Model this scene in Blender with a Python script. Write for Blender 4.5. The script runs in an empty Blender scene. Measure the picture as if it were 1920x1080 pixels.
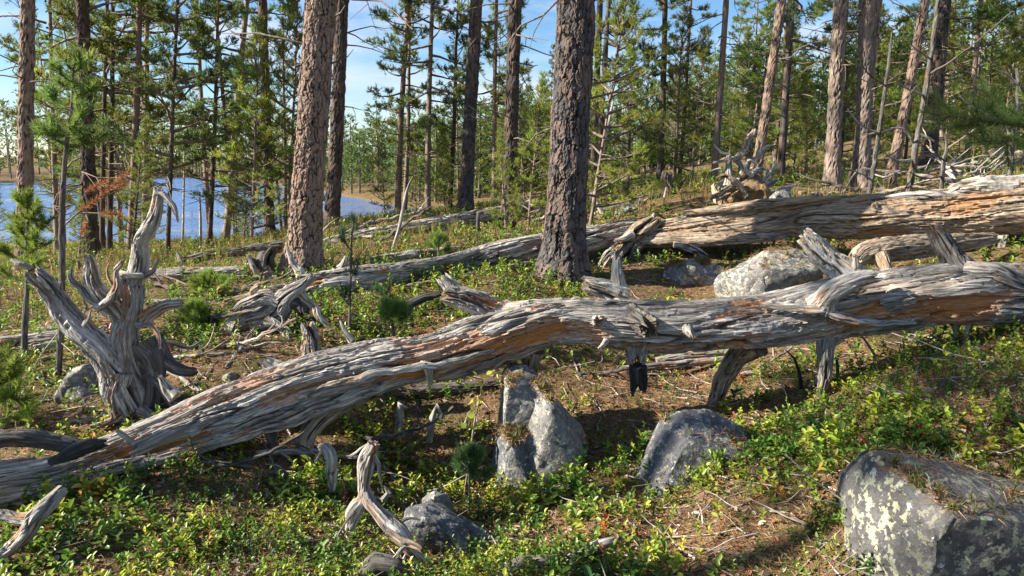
import bpy, bmesh, math, random
import numpy as np
from mathutils import Vector, Matrix, Quaternion

# ------------------------------------------------------------------ camera, sky, sun, exposure
scene = bpy.context.scene
COL = scene.collection
CAM_Z, PITCH, FPX = 1.5, math.radians(10.0), 1397.0
cam_data = bpy.data.cameras.new('camera')
cam_data.sensor_width = 36.0
cam_data.lens = FPX / 1920.0 * 36.0
cam_data.clip_start, cam_data.clip_end = 0.05, 6000.0
cam = bpy.data.objects.new('camera', cam_data)
cam.location = (0, 0, CAM_Z)
cam.rotation_euler = (math.radians(90) - PITCH, 0, 0)
COL.objects.link(cam)
scene.camera = cam

SUN_AZ, SUN_EL = math.radians(-96.0), math.radians(31.0)
SUN = Vector((math.sin(SUN_AZ) * math.cos(SUN_EL), math.cos(SUN_AZ) * math.cos(SUN_EL), math.sin(SUN_EL)))
world = bpy.data.worlds.new('World'); scene.world = world
world.use_nodes = True
nt = world.node_tree; nt.nodes.clear()
w_out = nt.nodes.new('ShaderNodeOutputWorld'); w_bg = nt.nodes.new('ShaderNodeBackground')
w_sky = nt.nodes.new('ShaderNodeTexSky'); w_sky.sky_type = 'NISHITA'; w_sky.sun_disc = False
w_sky.sun_elevation = SUN_EL; w_sky.sun_rotation = SUN_AZ
w_sky.air_density = 1.0; w_sky.dust_density = 0.0; w_sky.ozone_density = 5.0
w_geo = nt.nodes.new('ShaderNodeTexCoord')
w_map = nt.nodes.new('ShaderNodeMapping'); w_map.inputs['Scale'].default_value = (1.4, 1.4, 6.0)
w_n = nt.nodes.new('ShaderNodeTexNoise'); w_n.inputs['Scale'].default_value = 2.6; w_n.inputs['Detail'].default_value = 6; w_n.inputs['Roughness'].default_value = .6
w_r = nt.nodes.new('ShaderNodeValToRGB'); w_r.color_ramp.elements[0].position = .44; w_r.color_ramp.elements[1].position = .76
w_mix = nt.nodes.new('ShaderNodeMixRGB'); w_mix.inputs[2].default_value = (5.6, 5.9, 6.8, 1)
L = nt.links.new
L(w_geo.outputs['Generated'], w_map.inputs[0]); L(w_map.outputs[0], w_n.inputs['Vector'])
L(w_n.outputs[0], w_r.inputs[0]); L(w_r.outputs[0], w_mix.inputs[0]); w_hs = nt.nodes.new('ShaderNodeHueSaturation'); w_hs.inputs['Saturation'].default_value = 1.1; L(w_sky.outputs[0], w_hs.inputs['Color']); L(w_hs.outputs[0], w_mix.inputs[1])
L(w_mix.outputs[0], w_bg.inputs[0]); L(w_bg.outputs[0], w_out.inputs[0])
w_bg.inputs[1].default_value = 0.058

sun_d = bpy.data.lights.new('sun', 'SUN'); sun_d.energy = 5.0; sun_d.angle = math.radians(0.55); sun_d.color = (1.0, 0.91, 0.77)
sun_o = bpy.data.objects.new('sun', sun_d); COL.objects.link(sun_o)
sun_o.rotation_euler = (-SUN).to_track_quat('-Z', 'Y').to_euler()

scene.render.engine = 'CYCLES'
scene.view_settings.view_transform = 'Standard'; scene.view_settings.look = 'None'
scene.view_settings.exposure = 1.6; scene.view_settings.gamma = 1.0
scene.cycles.max_bounces = 6; scene.cycles.diffuse_bounces = 3; scene.cycles.glossy_bounces = 2
scene.cycles.transmission_bounces = 3; scene.cycles.use_denoising = True
scene.cycles.sample_clamp_indirect = 6.0

# ------------------------------------------------------------------ numbers: projection, noise
def ray(px, py):
    f = np.array([0, math.cos(PITCH), -math.sin(PITCH)]); u = np.array([0, math.sin(PITCH), math.cos(PITCH)])
    return f + np.array([1., 0, 0]) * ((px - 960) / FPX) + u * ((540 - py) / FPX)
def P(px, py, Y):
    d = ray(px, py); return np.array([0, 0, CAM_Z]) + d * (Y / d[1])
def mpp(px, py, Y):                       # metres per picture pixel at that depth
    return Y / ray(px, py)[1] / FPX

_rs = np.random.RandomState(7)
_perm = np.concatenate([_rs.permutation(256)] * 3)
_g3 = _rs.normal(size=(256, 3)); _g3 /= np.linalg.norm(_g3, axis=1)[:, None]
def perlin(p):
    p = np.asarray(p, float); i = np.floor(p).astype(int); f = p - i; i &= 255
    u = f * f * f * (f * (f * 6 - 15) + 10); out = 0
    for dx in (0, 1):
        wx = u[..., 0] if dx else 1 - u[..., 0]
        for dy in (0, 1):
            wy = u[..., 1] if dy else 1 - u[..., 1]
            for dz in (0, 1):
                wz = u[..., 2] if dz else 1 - u[..., 2]
                h = _perm[_perm[_perm[(i[..., 0] + dx) & 255] + ((i[..., 1] + dy) & 255)] + ((i[..., 2] + dz) & 255)]
                g = _g3[h]
                out = out + wx * wy * wz * (g[..., 0] * (f[..., 0] - dx) + g[..., 1] * (f[..., 1] - dy) + g[..., 2] * (f[..., 2] - dz))
    return out * 1.5
def fbm(p, o=4, lac=2.03, gain=.5):
    s = 0; a = 1.; p = np.asarray(p, float)
    for k in range(o):
        s = s + a * perlin(p + 17.3 * k); p = p * lac; a *= gain
    return s
def sstep(a, b, x):
    t = np.clip((x - a) / (b - a), 0, 1); return t * t * (3 - 2 * t)
def hash01(*k):
    v = 0.0
    for i, q in enumerate(k): v = v + np.asarray(q, float) * (12.9898, 78.233, 37.719, 57.31)[i]
    v = np.sin(v) * 43758.5453; return v - np.floor(v)
def unit(v): return v / np.maximum(np.linalg.norm(v, axis=-1, keepdims=True), 1e-9)

# ------------------------------------------------------------------ mesh building
def mesh(name, V, faces, mat, smooth=True, attrs=None):
    """faces: list of int arrays, each (m,3) or (m,4)"""
    me = bpy.data.meshes.new(name)
    V = np.ascontiguousarray(V, np.float32)
    if not isinstance(faces, list): faces = [faces]
    faces = [np.asarray(f, np.int32) for f in faces if len(f)]
    me.vertices.add(len(V)); me.vertices.foreach_set('co', V.ravel())
    idx = np.concatenate([f.ravel() for f in faces]); tot = np.concatenate([np.full(len(f), f.shape[1], np.int32) for f in faces])
    st = np.concatenate([[0], np.cumsum(tot)[:-1]]).astype(np.int32)
    me.loops.add(len(idx)); me.loops.foreach_set('vertex_index', idx)
    me.polygons.add(len(tot)); me.polygons.foreach_set('loop_start', st)
    me.polygons.foreach_set('use_smooth', np.full(len(tot), smooth))
    for k, a in (attrs or {}).items():
        a = np.asarray(a, np.float32)
        if a.ndim == 1: at = me.attributes.new(k, 'FLOAT', 'POINT'); at.data.foreach_set('value', a)
        elif a.shape[1] == 3: at = me.attributes.new(k, 'FLOAT_VECTOR', 'POINT'); at.data.foreach_set('vector', a.ravel())
    me.update(calc_edges=True)
    if mat: me.materials.append(mat)
    return me
def link(name, me, parent=None, loc=None):
    o = bpy.data.objects.new(name, me); COL.objects.link(o)
    if parent: o.parent = parent
    if loc is not None: o.location = loc
    return o
def tag(o, label=None, cat=None, group=None, kind=None):
    for k, v in (('label', label), ('category', cat), ('group', group), ('kind', kind)):
        if v: o[k] = v
    return o
def empty(name, loc, label=None, cat=None, group=None):
    o = bpy.data.objects.new(name, None); COL.objects.link(o); o.location = loc; o.empty_display_size = .1
    return tag(o, label, cat, group)

class Geo:
    """collects pieces of one mesh, with the attributes its material reads"""
    def __init__(s): s.V = []; s.F3 = []; s.F4 = []; s.A = {}; s.n = 0
    def add(s, V, F3=None, F4=None, **A):
        V = np.asarray(V, float)
        if F3 is not None and len(F3): s.F3.append(np.asarray(F3) + s.n)
        if F4 is not None and len(F4): s.F4.append(np.asarray(F4) + s.n)
        for k, a in A.items(): s.A.setdefault(k, []).append(np.asarray(a, float))
        s.V.append(V); s.n += len(V)
    def mesh(s, name, mat, smooth=True, off=None):
        V = np.concatenate(s.V)
        if off is not None: V = V - np.asarray(off)
        F = ([np.concatenate(s.F3)] if s.F3 else []) + ([np.concatenate(s.F4)] if s.F4 else [])
        return mesh(name, V, F, mat, smooth, {k: np.concatenate(a) for k, a in s.A.items()})

def spline(pts, n):
    """Catmull-Rom through pts (k, d) -> dense (n, d) by even arc length of the first three columns"""
    p = np.asarray(pts, float)
    p = np.vstack([2 * p[0] - p[1], p, 2 * p[-1] - p[-2]])
    t = np.linspace(0, len(p) - 3 - 1e-6, max(200, n * 2)); i = t.astype(int); f = (t - i)[:, None]
    a, b, c, d = p[i], p[i + 1], p[i + 2], p[i + 3]
    q = .5 * ((2 * b) + (-a + c) * f + (2 * a - 5 * b + 4 * c - d) * f ** 2 + (-a + 3 * b - 3 * c + d) * f ** 3)
    s = np.concatenate([[0], np.cumsum(np.linalg.norm(np.diff(q[:, :3], axis=0), axis=1))])
    g = np.linspace(0, s[-1], n)
    return np.stack([np.interp(g, s, q[:, k]) for k in range(q.shape[1])], 1), g
def frames(c):
    T = unit(np.gradient(c, axis=0)); N = np.zeros_like(T)
    n = np.cross(T[0], [0.31, .2, 1.]);
    if np.linalg.norm(n) < .2: n = np.cross(T[0], [1., 0, 0])
    n = n / np.linalg.norm(n)
    for k in range(len(T)):
        n = n - T[k] * n.dot(T[k]); n = n / np.linalg.norm(n); N[k] = n
    return T, N, np.cross(T, N)
def grid_faces(m, n):                      # m rings of n verts, closed round
    i = np.arange(m - 1)[:, None] * n; j = np.arange(n)[None, :]; k = (j + 1) % n
    return np.stack([i + j, i + k, i + n + k, i + n + j], -1).reshape(-1, 4)

def wood(ctrl, nseg=48, step=.015, seed=0, rough=1., peel=.5, twist=.6, jag0=0., jag1=.0, lump=.12, flare=0., flat=1., wig=.0, hot=()):
    """weathered wood: tube along ctrl [(x,y,z,radius)] with fibres, drying cracks, peeled layers and splintered ends"""
    ctrl = np.asarray(ctrl, float)
    Ltot = np.linalg.norm(np.diff(ctrl[:, :3], axis=0), axis=1).sum()
    n = max(6, int(Ltot / step)); q, g = spline(ctrl, n); c, r = q[:, :3], np.maximum(q[:, 3], .002)
    if wig:
        t_ = np.stack([g / max(.05, 5 * r.mean()), np.full(n, seed * 1.7), np.zeros(n)], 1)
        c = c + np.stack([perlin(t_ + [0, 0, k_ * 9.]) for k_ in range(3)], 1) * (r * wig)[:, None] * 2.2 * np.minimum(1, g / (2 * r[0]))[:, None]
        r = r * (1 + wig * .45 * perlin(t_ * 1.7 + 55))
    if flare: r = r * (1 + flare * np.exp(-g / (1.1 * ctrl[0, 3] + 1e-6)))
    T, N, B = frames(c); th = np.arange(nseg) / nseg * 2 * math.pi
    S = np.repeat(g[:, None], nseg, 1); TH = np.repeat(th[None], n, 0)
    def rag(k, amp):
        o = np.stack([np.cos(th) * 1.7, np.sin(th) * 1.7, np.full(nseg, seed * 3.1 + k)], 1)
        v = perlin(o) + .7 * perlin(o * 3.1 + 5) + .5 * perlin(o * 6.3 + 9)
        return amp * np.clip(.5 + .55 * v, 0, 1.25)
    if jag1: S = np.minimum(S, (g[-1] - rag(1, jag1))[None])
    if jag0: S = np.maximum(S, rag(2, jag0)[None])
    I = lambda a: np.stack([np.interp(S.ravel(), g, a[:, k]) for k in range(a.shape[1])], 1).reshape(n, nseg, -1)
    C, NN, BB = I(c), I(N), I(B); R = np.interp(S.ravel(), g, r).reshape(n, nseg)
    tg = TH + twist * S; r0 = float(np.median(r))
    G = np.stack([np.cos(tg) * r0, np.sin(tg) * r0, S], -1) + np.array([seed * 1.37, seed * .71, seed * 2.3])
    sc = float(np.clip(r0 / .09, .3, 1.)) * rough; kf = float(np.clip(.09 / r0, .75, 2.2))
    low = fbm(G * [5 / max(r0 / .1, .3)] * 1 * np.array([1, 1, .35]), 3)
    wob = .05 * perlin(G * np.array([4, 4, 5.]) + 91)[..., None] * np.array([.16, .16, 0]) * min(1., r0 / .1)      # wavy grain
    Gw = G + wob
    fib = fbm(Gw * np.array([40 * kf, 40 * kf, 4.2 * kf]), 4, gain=.68)
    rid = 1 - np.abs(perlin(Gw * np.array([22 * kf, 22 * kf, 2.6 * kf]) + 7)) * 2.2
    cr = np.abs(perlin(Gw * np.array([15 * kf, 15 * kf, 1.7 * kf]) + 31)); gate = sstep(-.15, .15, perlin(G * np.array([6, 6, 1.1]) + 77))
    cr2 = np.abs(perlin(Gw * np.array([30 * kf, 30 * kf, 3.4 * kf]) + 131)); gate2 = sstep(0, .25, perlin(G * np.array([7, 7, 2.1]) + 177))
    crack = np.maximum((1 - sstep(.0, .085, cr)) * gate, .6 * (1 - sstep(0, .10, cr2)) * gate2)
    ln = perlin(Gw * np.array([9 * kf, 9 * kf, 2.3 * kf]) + 51) + .5 * perlin(Gw * np.array([30 * kf, 30 * kf, 5. * kf]) + 3) + .25 * perlin(G * np.array([60, 60, 16]) + 13)
    for hx, hy, hz_, hr, ha in hot: ln = ln + ha * np.exp(-((C - np.array([hx, hy, hz_])) ** 2).sum(-1) / hr ** 2) * sstep(.45, -.15, (NN * np.cos(TH)[..., None] + BB * np.sin(TH)[..., None])[..., 2])
    l1 = sstep(.26, .30, ln + peel - .5); l2 = sstep(.55, .59, ln + peel - .5)
    def strips(w_, len_, k_):
        ns = max(5, int(round(2 * math.pi * r0 / w_))); u = ((tg / (2 * math.pi)) % 1.) * ns + .8 * perlin(G * np.array([6, 6, 3.5]) + k_) * min(1, r0 / .06); iu = np.floor(u); fu = u - iu; iu = iu % ns
        v = S / len_ + hash01(iu, k_, seed) * 9 + .35 * perlin(G * 25 + k_); iv = np.floor(v); fv = v - iv
        hh = hash01(iu, iv, seed + k_); e_ = 1 - sstep(0, .22, np.minimum(fu, 1 - fu)); return hh, e_ * (hash01(iu, iv, seed + k_ + 3.) > .35), fv
    s1, e1, _ = strips(.0095 / kf ** .5, .24, 2.); s2, e2, fv = strips(.038 / kf ** .5, .6, 5.)
    cr3 = np.abs(perlin(G * np.array([9 * kf, 9 * kf, .5 * kf]) + 231) + .05 * perlin(G * np.array([40, 40, 9]) + 5)); long_ = (1 - sstep(.012, .05, cr3)) * sstep(-.2, .1, perlin(G * np.array([3, 3, .9]) + 277))
    crack = np.clip(np.maximum(np.maximum(crack, 1.25 * long_), np.maximum(.16 * e1, .45 * e2 * gate2)), 0, 1.25)
    disp = sc * (.0042 * fib + .0042 * (s1 - .5) + .007 * (s2 - .5) + .004 * (fv - .5) * s2 - .020 * crack - .010 * l1 - .013 * l2)
    strip = np.clip(.5 * s1 + .5 * s2, 0, 1)
    RR = np.maximum(R * (1 + lump * low) + np.clip(disp, -.4 * R, .3 * R), .0015)
    V = C + NN * (RR * np.cos(TH) * flat)[..., None] + BB * (RR * np.sin(TH))[..., None]
    inner = np.clip(.55 * l1 + .45 * l2, 0, 1); V = V.reshape(-1, 3); F4 = [grid_faces(n, nseg)]
    gco = G.reshape(-1, 3); inn = inner.ravel(); dk = crack.ravel(); sp_ = strip.ravel()
    extra = []; F3 = []
    for end in (0, 1):
        row = (n - 1) * nseg if end else 0; ring = np.arange(nseg) + row; prev = ring; cen = V[ring].mean(0); tdir = T[-1] if end else -T[0]
        rad = r[-1] if end else r[0]
        for k, (f, dip) in enumerate(((.72, .35), (.38, .6))):
            nz = perlin(np.stack([np.cos(th) * 2.1 * f, np.sin(th) * 2.1 * f, np.full(nseg, seed + end * 7. + k)], 1) * 2.3)
            v = cen + (V[ring] - cen) * f
            v = v + np.outer((-dip * .3 + nz * .9) * rad * min(1, (jag1 if end else jag0) * 20), tdir)
            base = len(V); V = np.vstack([V, v]); gco = np.vstack([gco, gco[ring] + [0, 0, .02 * k]])
            inn = np.concatenate([inn, np.full(nseg, .45)]); dk = np.concatenate([dk, np.full(nseg, .35)])
            cur = np.arange(nseg) + base; nx = np.roll(np.arange(nseg), -1)
            F4.append(np.stack([prev, prev[nx], cur[nx], cur], 1) if end else np.stack([prev, cur, cur[nx], prev[nx]], 1)); prev = cur
        V = np.vstack([V, V[prev].mean(0)[None]]); gco = np.vstack([gco, gco[prev].mean(0)[None]])
        inn = np.append(inn, .5); dk = np.append(dk, .6); nx = np.roll(prev, -1); ci = np.full(nseg, len(V) - 1)
        F3.append(np.stack([prev, nx, ci], 1) if end else np.stack([prev, ci, nx], 1))
    return V, np.concatenate(F3), np.concatenate(F4), dict(gco=gco, inner=inn, dark=dk, strip=np.concatenate([sp_, np.full(len(V) - len(sp_), .5)]))

def pxpath(pts):
    """[(px,py,Y,diameter in pixels)] -> [(x,y,z,radius)]"""
    return np.array([[*P(a, b, Y), .5 * d * mpp(a, b, Y)] for a, b, Y, d in pts])
def wood_obj(name, ctrl, mat, parent=None, org=None, **kw):
    V, F3, F4, A = wood(ctrl, **kw)
    if org is None: org = V[np.argmin(V[:, 2])]
    return link(name, mesh(name, V - org, [F3, F4], mat, False, A), parent, None if parent else org)

# ------------------------------------------------------------------ materials
def mat_new(name):
    m = bpy.data.materials.new(name); m.use_nodes = True; n = m.node_tree; n.nodes.clear()
    o = n.nodes.new('ShaderNodeOutputMaterial'); b = n.nodes.new('ShaderNodeBsdfPrincipled'); n.links.new(b.outputs[0], o.inputs[0])
    return m, n, b, o
def N(n, t, **kw):
    x = n.nodes.new('ShaderNode' + t)
    for k, v in kw.items():
        if k in x.inputs: x.inputs[k].default_value = v
        else: setattr(x, k, v)
    return x
def attr(n, a): x = n.nodes.new('ShaderNodeAttribute'); x.attribute_name = a; return x
def noise(n, vec, scale, detail=4, rough=.55, mp=None):
    if mp is not None:
        m = N(n, 'Mapping'); m.inputs['Scale'].default_value = mp; n.links.new(vec, m.inputs[0]); vec = m.outputs[0]
    x = N(n, 'TexNoise', Scale=scale, Detail=detail, Roughness=rough); n.links.new(vec, x.inputs['Vector']); return x.outputs[0]
def ramp(n, fac, *stops):
    x = n.nodes.new('ShaderNodeValToRGB'); e = x.color_ramp.elements
    while len(e) < len(stops): e.new(.5)
    for s, (p, c) in zip(e, stops): s.position = p; s.color = (*c, 1) if len(c) == 3 else c
    n.links.new(fac, x.inputs[0]); return x.outputs[0]
def mixc(n, fac, a, b, mode='MIX'):
    x = n.nodes.new('ShaderNodeMixRGB'); x.blend_type = mode
    for s, v in ((0, fac), (1, a), (2, b)):
        if hasattr(v, 'is_linked'): n.links.new(v, x.inputs[s])
        else: x.inputs[s].default_value = v if s == 0 else ((*v, 1) if len(v) == 3 else v)
    return x.outputs[0]
def math_(n, op, a, b=0.):
    x = n.nodes.new('ShaderNodeMath'); x.operation = op
    for s, v in ((0, a), (1, b)):
        if hasattr(v, 'is_linked'): n.links.new(v, x.inputs[s])
        else: x.inputs[s].default_value = v
    return x.outputs[0]
def bump(n, b, h, strength, dist):
    x = N(n, 'Bump', Strength=strength, Distance=dist); n.links.new(h, x.inputs['Height']); n.links.new(x.outputs[0], b.inputs['Normal'])

def wood_material(name, light, mid, dark, brown, orange, lichen=.0, brownness=.5):
    m, n, b, o = mat_new(name); g = attr(n, 'gco').outputs['Vector']
    f1 = noise(n, g, 1, 6, .72, (75, 75, 4.5)); f2 = noise(n, g, 1, 4, .6, (170, 170, 11)); lo = noise(n, g, 1, 4, .6, (5, 5, 1.6)); sp = noise(n, g, 1, 3, .6, (26, 26, 9))
    c = ramp(n, f1, (.34, tuple(.5 * a_ + .5 * b_ for a_, b_ in zip(dark, mid))), (.45, mid), (.60, light))
    c = mixc(n, math_(n, 'MULTIPLY', ramp(n, f2, (.40, (1, 1, 1)), (.48, (0, 0, 0))), .6), c, dark)
    c = mixc(n, math_(n, 'MULTIPLY', ramp(n, lo, (.56 - .2 * (brownness - .3), (0, 0, 0)), (.70, (1, 1, 1))), .6), c, ramp(n, f1, (.36, tuple(x * .35 for x in brown)), (.6, brown)))
    gl = noise(n, g, 1, 4, .6, (11, 11, 4)); c = mixc(n, math_(n, 'MULTIPLY', ramp(n, gl, (.52, (0, 0, 0)), (.62, (1, 1, 1))), .55), c, tuple(x * .42 for x in mid))
    c = mixc(n, 1., c, ramp(n, attr(n, 'strip').outputs['Fac'], (.1, (.50, .48, .46)), (.5, (.88, .87, .86)), (.85, (1.2, 1.2, 1.2))), 'MULTIPLY')
    if lichen:
        c = mixc(n, math_(n, 'MULTIPLY', ramp(n, sp, (.60, (0, 0, 0)), (.66, (1, 1, 1))), lichen), c, (.42, .44, .34))
    inn = attr(n, 'inner').outputs['Fac']
    oc = ramp(n, f1, (.3, tuple(x * .45 for x in orange)), (.6, orange))
    c = mixc(n, math_(n, 'MULTIPLY', inn, ramp(n, lo, (.30, (.35, .35, .35)), (.5, (1, 1, 1)))), c, oc)
    c = mixc(n, math_(n, 'MULTIPLY', attr(n, 'dark').outputs['Fac'], .85), c, tuple(x * .5 for x in dark))
    n.links.new(c, b.inputs['Base Color']); b.inputs['Roughness'].default_value = .82; b.inputs['Specular IOR Level'].default_value = .25
    h = math_(n, 'ADD', f1, math_(n, 'MULTIPLY', f2, .5)); bump(n, b, h, 1., .010)
    return m
M = {}
M['wood'] = wood_material('weathered_wood', (.62, .58, .53), (.34, .315, .285), (.06, .052, .045), (.34, .225, .14), (.56, .24, .08), .25, .5)
M['wood_warm'] = wood_material('warm_wood', (.56, .46, .35), (.34, .26, .185), (.065, .048, .036), (.36, .225, .135), (.44, .25, .125), .2, .5)
M['wood_dark'] = wood_material('dark_wood', (.22, .205, .19), (.12, .11, .10), (.035, .03, .028), (.14, .09, .06), (.25, .12, .05), .3, .5)  # darker tones of the weathered wood
M['wood_pale'] = wood_material('bleached_wood', (.70, .67, .61), (.46, .43, .38), (.10, .09, .08), (.36, .27, .19), (.40, .22, .1), .2, .25)
M['charred'] = wood_material('charred_wood', (.10, .10, .105), (.04, .04, .042), (.012, .012, .012), (.05, .045, .04), (.10, .07, .05), 0, .3)

def bark_material(name, lo_c, hi_c, crev, scale=1., bumps=.5):
    m, n, b, o = mat_new(name); g = attr(n, 'gco').outputs['Vector']; oi = N(n, 'ObjectInfo').outputs['Random']
    f = noise(n, g, 1, 5, .65, (38 * scale, 38 * scale, 16 * scale)); fl = noise(n, g, 1, 3, .6, (9, 9, 5)); pl = attr(n, 'plate').outputs['Fac']; ed = attr(n, 'edge').outputs['Fac']; up = attr(n, 'up').outputs['Fac']
    c = ramp(n, f, (.32, tuple(x * .55 for x in lo_c)), (.52, lo_c), (.70, tuple(min(.6, x * 1.55) for x in lo_c)))
    ho = ramp(n, f, (.32, tuple(x * .6 for x in hi_c)), (.62, hi_c))
    c = mixc(n, math_(n, 'MULTIPLY', ramp(n, math_(n, 'ADD', pl, math_(n, 'MULTIPLY', fl, .6)), (.75, (0, 0, 0)), (1.15, (1, 1, 1))), .35), c, (.27, .17, .12))
    c = mixc(n, up, c, ho)
    c = mixc(n, ed, crev, c)
    c = mixc(n, math_(n, 'MULTIPLY', oi, .35), c, tuple(x * .6 for x in lo_c))
    n.links.new(c, b.inputs['Base Color']); b.inputs['Roughness'].default_value = .88; b.inputs['Specular IOR Level'].default_value = .2
    bump(n, b, math_(n, 'ADD', f, math_(n, 'MULTIPLY', fl, .5)), bumps, .012)
    return m
M['bark'] = bark_material('pine_bark', (.085, .077, .075), (.36, .19, .10), (.035, .024, .02))  # grey bark, darkened to stand in for shade on the thickest pine
M['bark_red'] = bark_material('red_pine_bark', (.24, .178, .142), (.36, .18, .095), (.028, .018, .014))
M['bark_grey'] = bark_material('grey_bark', (.24, .195, .16), (.34, .22, .14), (.06, .045, .04))
M['bark_dark'] = bark_material('dark_bark', (.075, .062, .055), (.20, .11, .065), (.02, .015, .012))

def leaf_material(name, trans=.35, rough=.5, rnd=.25, spec=.3):
    m, n, b, o = mat_new(name); c = attr(n, 'col').outputs['Vector']
    oi = N(n, 'ObjectInfo').outputs['Random']
    h = N(n, 'HueSaturation'); n.links.new(c, h.inputs['Color'])
    n.links.new(math_(n, 'ADD', math_(n, 'MULTIPLY', oi, rnd * 1.4), 1 - rnd * .7), h.inputs['Value'])
    n.links.new(math_(n, 'ADD', math_(n, 'MULTIPLY', oi, rnd * .06), .5 - rnd * .03), h.inputs['Hue'])
    t = N(n, 'BsdfTranslucent'); mx = n.nodes.new('ShaderNodeMixShader'); mx.inputs[0].default_value = trans
    n.links.new(h.outputs[0], b.inputs['Base Color']); n.links.new(h.outputs[0], t.inputs['Color'])
    b.inputs['Roughness'].default_value = rough; b.inputs['Specular IOR Level'].default_value = spec
    n.links.new(b.outputs[0], mx.inputs[1]); n.links.new(t.outputs[0], mx.inputs[2]); n.links.new(mx.outputs[0], o.inputs[0])
    return m
M['needle'] = leaf_material('pine_needles', .55, .5, .35)
M['leaf'] = leaf_material('berry_leaves', .42, .42, 0., .45)
M['litter'] = leaf_material('needle_litter', .1, .7, 0., .2)

def twig_material():
    m, n, b, o = mat_new('twig_bark'); g = N(n, 'TexCoord').outputs['Object']
    c = ramp(n, noise(n, g, 30, 3), (.35, (.07, .055, .045)), (.65, (.22, .17, .13)))
    n.links.new(c, b.inputs['Base Color']); b.inputs['Roughness'].default_value = .85; return m
M['twig'] = twig_material()
def grey_twig():
    m, n, b, o = mat_new('dead_twig'); g = N(n, 'TexCoord').outputs['Object']
    c = ramp(n, noise(n, g, 25, 3), (.35, (.16, .13, .11)), (.65, (.42, .37, .32)))
    n.links.new(c, b.inputs['Base Color']); b.inputs['Roughness'].default_value = .85; return m
M['dead_twig'] = grey_twig()

def rock_material(name, base, lichens, white=.5, moss=.0):
    m, n, b, o = mat_new(name); g = N(n, 'TexCoord').outputs['Object']
    f = noise(n, g, 9, 6, .65); s = noise(n, g, 70, 4, .7); l1 = noise(n, g, 27, 7, .68); l2 = noise(n, g, 24, 6, .6); l3 = noise(n, g, 5, 5, .6)
    c = ramp(n, f, (.3, tuple(x * .5 for x in base)), (.5, base), (.72, tuple(x * 1.5 for x in base)))
    c = mixc(n, math_(n, 'MULTIPLY', ramp(n, s, (.35, (1, 1, 1)), (.5, (0, 0, 0))), .5), c, tuple(x * .35 for x in base))
    gate = ramp(n, l3, (.40, (.25, .25, .25)), (.60, (1, 1, 1)))
    k = math_(n, 'MULTIPLY', ramp(n, l1, (.595 - .1 * white, (0, 0, 0)), (.615 - .1 * white, (1, 1, 1))), gate)
    c = mixc(n, k, c, ramp(n, s, (.3, tuple(x * .6 for x in lichens)), (.6, lichens)))
    k2 = ramp(n, l2, (.63, (0, 0, 0)), (.655, (1, 1, 1)))
    c = mixc(n, math_(n, 'MULTIPLY', k2, .8), c, (.50, .50, .46))
    k3 = ramp(n, noise(n, g, 17, 5, .6), (.30, (1, 1, 1)), (.36, (0, 0, 0)))
    c = mixc(n, math_(n, 'MULTIPLY', k3, .8), c, (.03, .03, .032))
    if moss:
        nz = N(n, 'NewGeometry').outputs['Normal']; sx = n.nodes.new('ShaderNodeSeparateXYZ'); n.links.new(nz, sx.inputs[0])
        k4 = math_(n, 'MULTIPLY', ramp(n, sx.outputs[2], (.55, (0, 0, 0)), (.9, (1, 1, 1))), ramp(n, l3, (.45, (0, 0, 0)), (.6, (1, 1, 1))))
        c = mixc(n, math_(n, 'MULTIPLY', k4, moss), c, (.13, .10, .05))
    n.links.new(c, b.inputs['Base Color']); b.inputs['Roughness'].default_value = .9; b.inputs['Specular IOR Level'].default_value = .2
    bump(n, b, math_(n, 'ADD', f, math_(n, 'MULTIPLY', s, .35)), .7, .03); return m
M['rock'] = rock_material('lichen_granite', (.105, .107, .115), (.36, .37, .31), .45)
M['rock_lichen'] = rock_material('speckled_granite', (.105, .102, .102), (.46, .46, .31), .7, .8)
M['rock_pale'] = rock_material('pale_granite', (.165, .16, .155), (.46, .45, .36), .75)
M['earth'] = rock_material('root_earth', (.19, .125, .07), (.34, .24, .12), .5)
M['rock_warm'] = rock_material('tan_stone', (.42, .34, .23), (.5, .42, .28), .2)

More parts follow.
